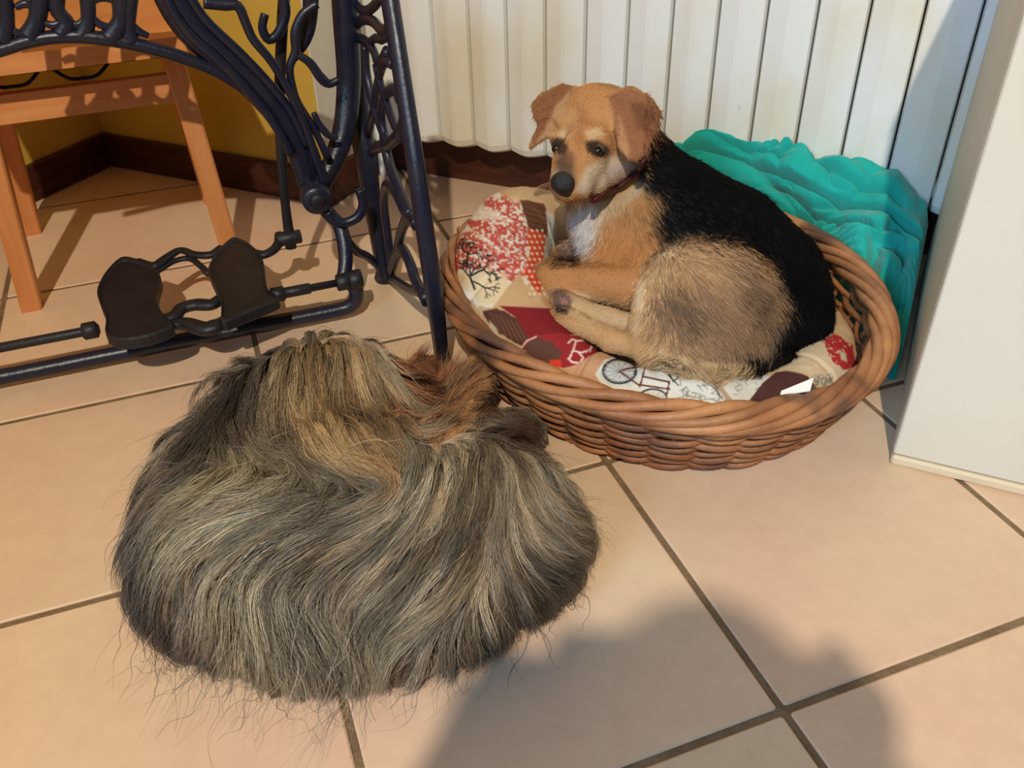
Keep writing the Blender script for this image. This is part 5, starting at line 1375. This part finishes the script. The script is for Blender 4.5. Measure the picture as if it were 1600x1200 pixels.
# hair
hb = Body(tr((-0.06, -0.90, 0.56)), tr((0.36, -0.56, 1.05)), 0.0055)
hb.ball(tr((0.128, -0.722, 0.905)), KP * np.array((0.083, 0.102, 0.112)), 0.01, axes=ax_)
hb.ball(tr((0.126, -0.610, 0.850)), KP * np.array((0.075, 0.075, 0.085)), 0.01, -1)
for pts in (((0.195, -0.70, 0.90), (0.222, -0.665, 0.80), (0.238, -0.69, 0.70), (0.25, -0.72, 0.64)), ((0.06, -0.73, 0.90), (0.045, -0.745, 0.80), (0.03, -0.77, 0.70), (0.03, -0.79, 0.64)), ((0.128, -0.80, 0.90), (0.13, -0.83, 0.78), (0.13, -0.86, 0.66), (0.13, -0.86, 0.62))):
    for (a_, b_), (ra_, rb_) in zip(zip(pts[:-1], pts[1:]), ((0.045, 0.050), (0.050, 0.044), (0.044, 0.020))): hb.cone(tr(a_), ra_ * KP, tr(b_), rb_ * KP, 0.02)
VH_, FH_ = hb.mesh(2)
raw_mesh('hair', VH_, FH_, mat('dark_brown_hair', (52, 38, 30), 0.6, 0.3, (34, 24, 20), 60), person)
# hands: palm, four unequal bent fingers and a thumb each
M_skinp = mat('hand_skin', (206, 160, 132), 0.6, 0.3)
FWD = CAM_W; UPV = CAM_U; RGT = CAM_R
PH0 = CAM_C - FWD * 0.006 - RGT * 0.018 + UPV * 0.016               # upper left back corner of the phone, seen from behind it
def ph(x, y, z): return tr(PH0) + RGT * x - UPV * y - FWD * z           # x to the right, y down, z towards the face
def hand(side):
    hb_ = Body(ph(-0.11 if side < 0 else 0.06, -0.03, -0.04).clip(-9, 9) - 0.14, ph(0.05 if side < 0 else 0.2, 0.1, 0.04) + 0.16, 0.0036)
    wr = tr(LW) if side < 0 else tr(RW)
    ex = -0.004 if side < 0 else 0.148
    sgn = -1 if side < 0 else 1
    palm = ph(ex + sgn * 0.034, 0.052, 0.014)
    hb_.cone(wr, 0.024, palm, 0.024, 0.012)
    hb_.ball(palm, (0.026, 0.030, 0.032), 0.012)
    for i, (y, ln) in enumerate(((0.018, 0.072), (0.036, 0.080), (0.054, 0.074), (0.070, 0.058))):
        k0 = ph(ex + sgn * 0.036, y, -0.002); k1 = ph(ex + sgn * 0.020, y - 0.002, -0.022); k2 = ph(ex - sgn * 0.006 + 0.0, y - 0.002, -0.0145 + 0.026)
        k1 = ph(ex + sgn * 0.022, y, 0.022); k2 = ph(ex - sgn * (ln - 0.062), y - 0.001, 0.0185)
        hb_.cone(k0, 0.0095, k1, 0.0088, 0.004); hb_.cone(k1, 0.0088, k2, 0.0075, 0.003)
    t0 = ph(ex + sgn * 0.030, 0.078, 0.010); t1 = ph(ex + sgn * 0.012, 0.090, 0.014); t2 = ph(ex - sgn * 0.018, 0.086, 0.012)
    hb_.cone(t0, 0.012, t1, 0.010, 0.005); hb_.cone(t1, 0.010, t2, 0.0085, 0.004)
    V, F = hb_.mesh(1)
    raw_mesh('hand', V, F, M_skinp, person)
hand(-1); hand(1)
phone = empty('phone', ph(0.07, 0.035, 0.004), 'slim dark phone held up in landscape by the stooping person', 'phone')
V = [ph(x, y, z) for z in (0.0, 0.0075) for x, y in ((0.004, 0), (0.140, 0), (0.144, 0.004), (0.144, 0.066), (0.140, 0.070), (0.004, 0.070), (0, 0.066), (0, 0.004))]
F = [(k, (k + 1) % 8, 8 + (k + 1) % 8, 8 + k) for k in range(8)] + [tuple(range(8))[::-1], tuple(range(8, 16))]
MB().add(V, F).build('case', mat('dark_phone_case', (34, 34, 38), 0.35, 0.5), phone)
V = [ph(x, y, z) for z in (0.0077, 0.0080) for x, y in ((0.008, 0.004), (0.136, 0.004), (0.136, 0.066), (0.008, 0.066))]
MB().add(V, [(0, 1, 2, 3), (7, 6, 5, 4), (0, 4, 5, 1), (1, 5, 6, 2), (2, 6, 7, 3), (3, 7, 4, 0)]).build('screen', mat('dark_phone_screen', (16, 17, 20), 0.1, 0.6), phone)
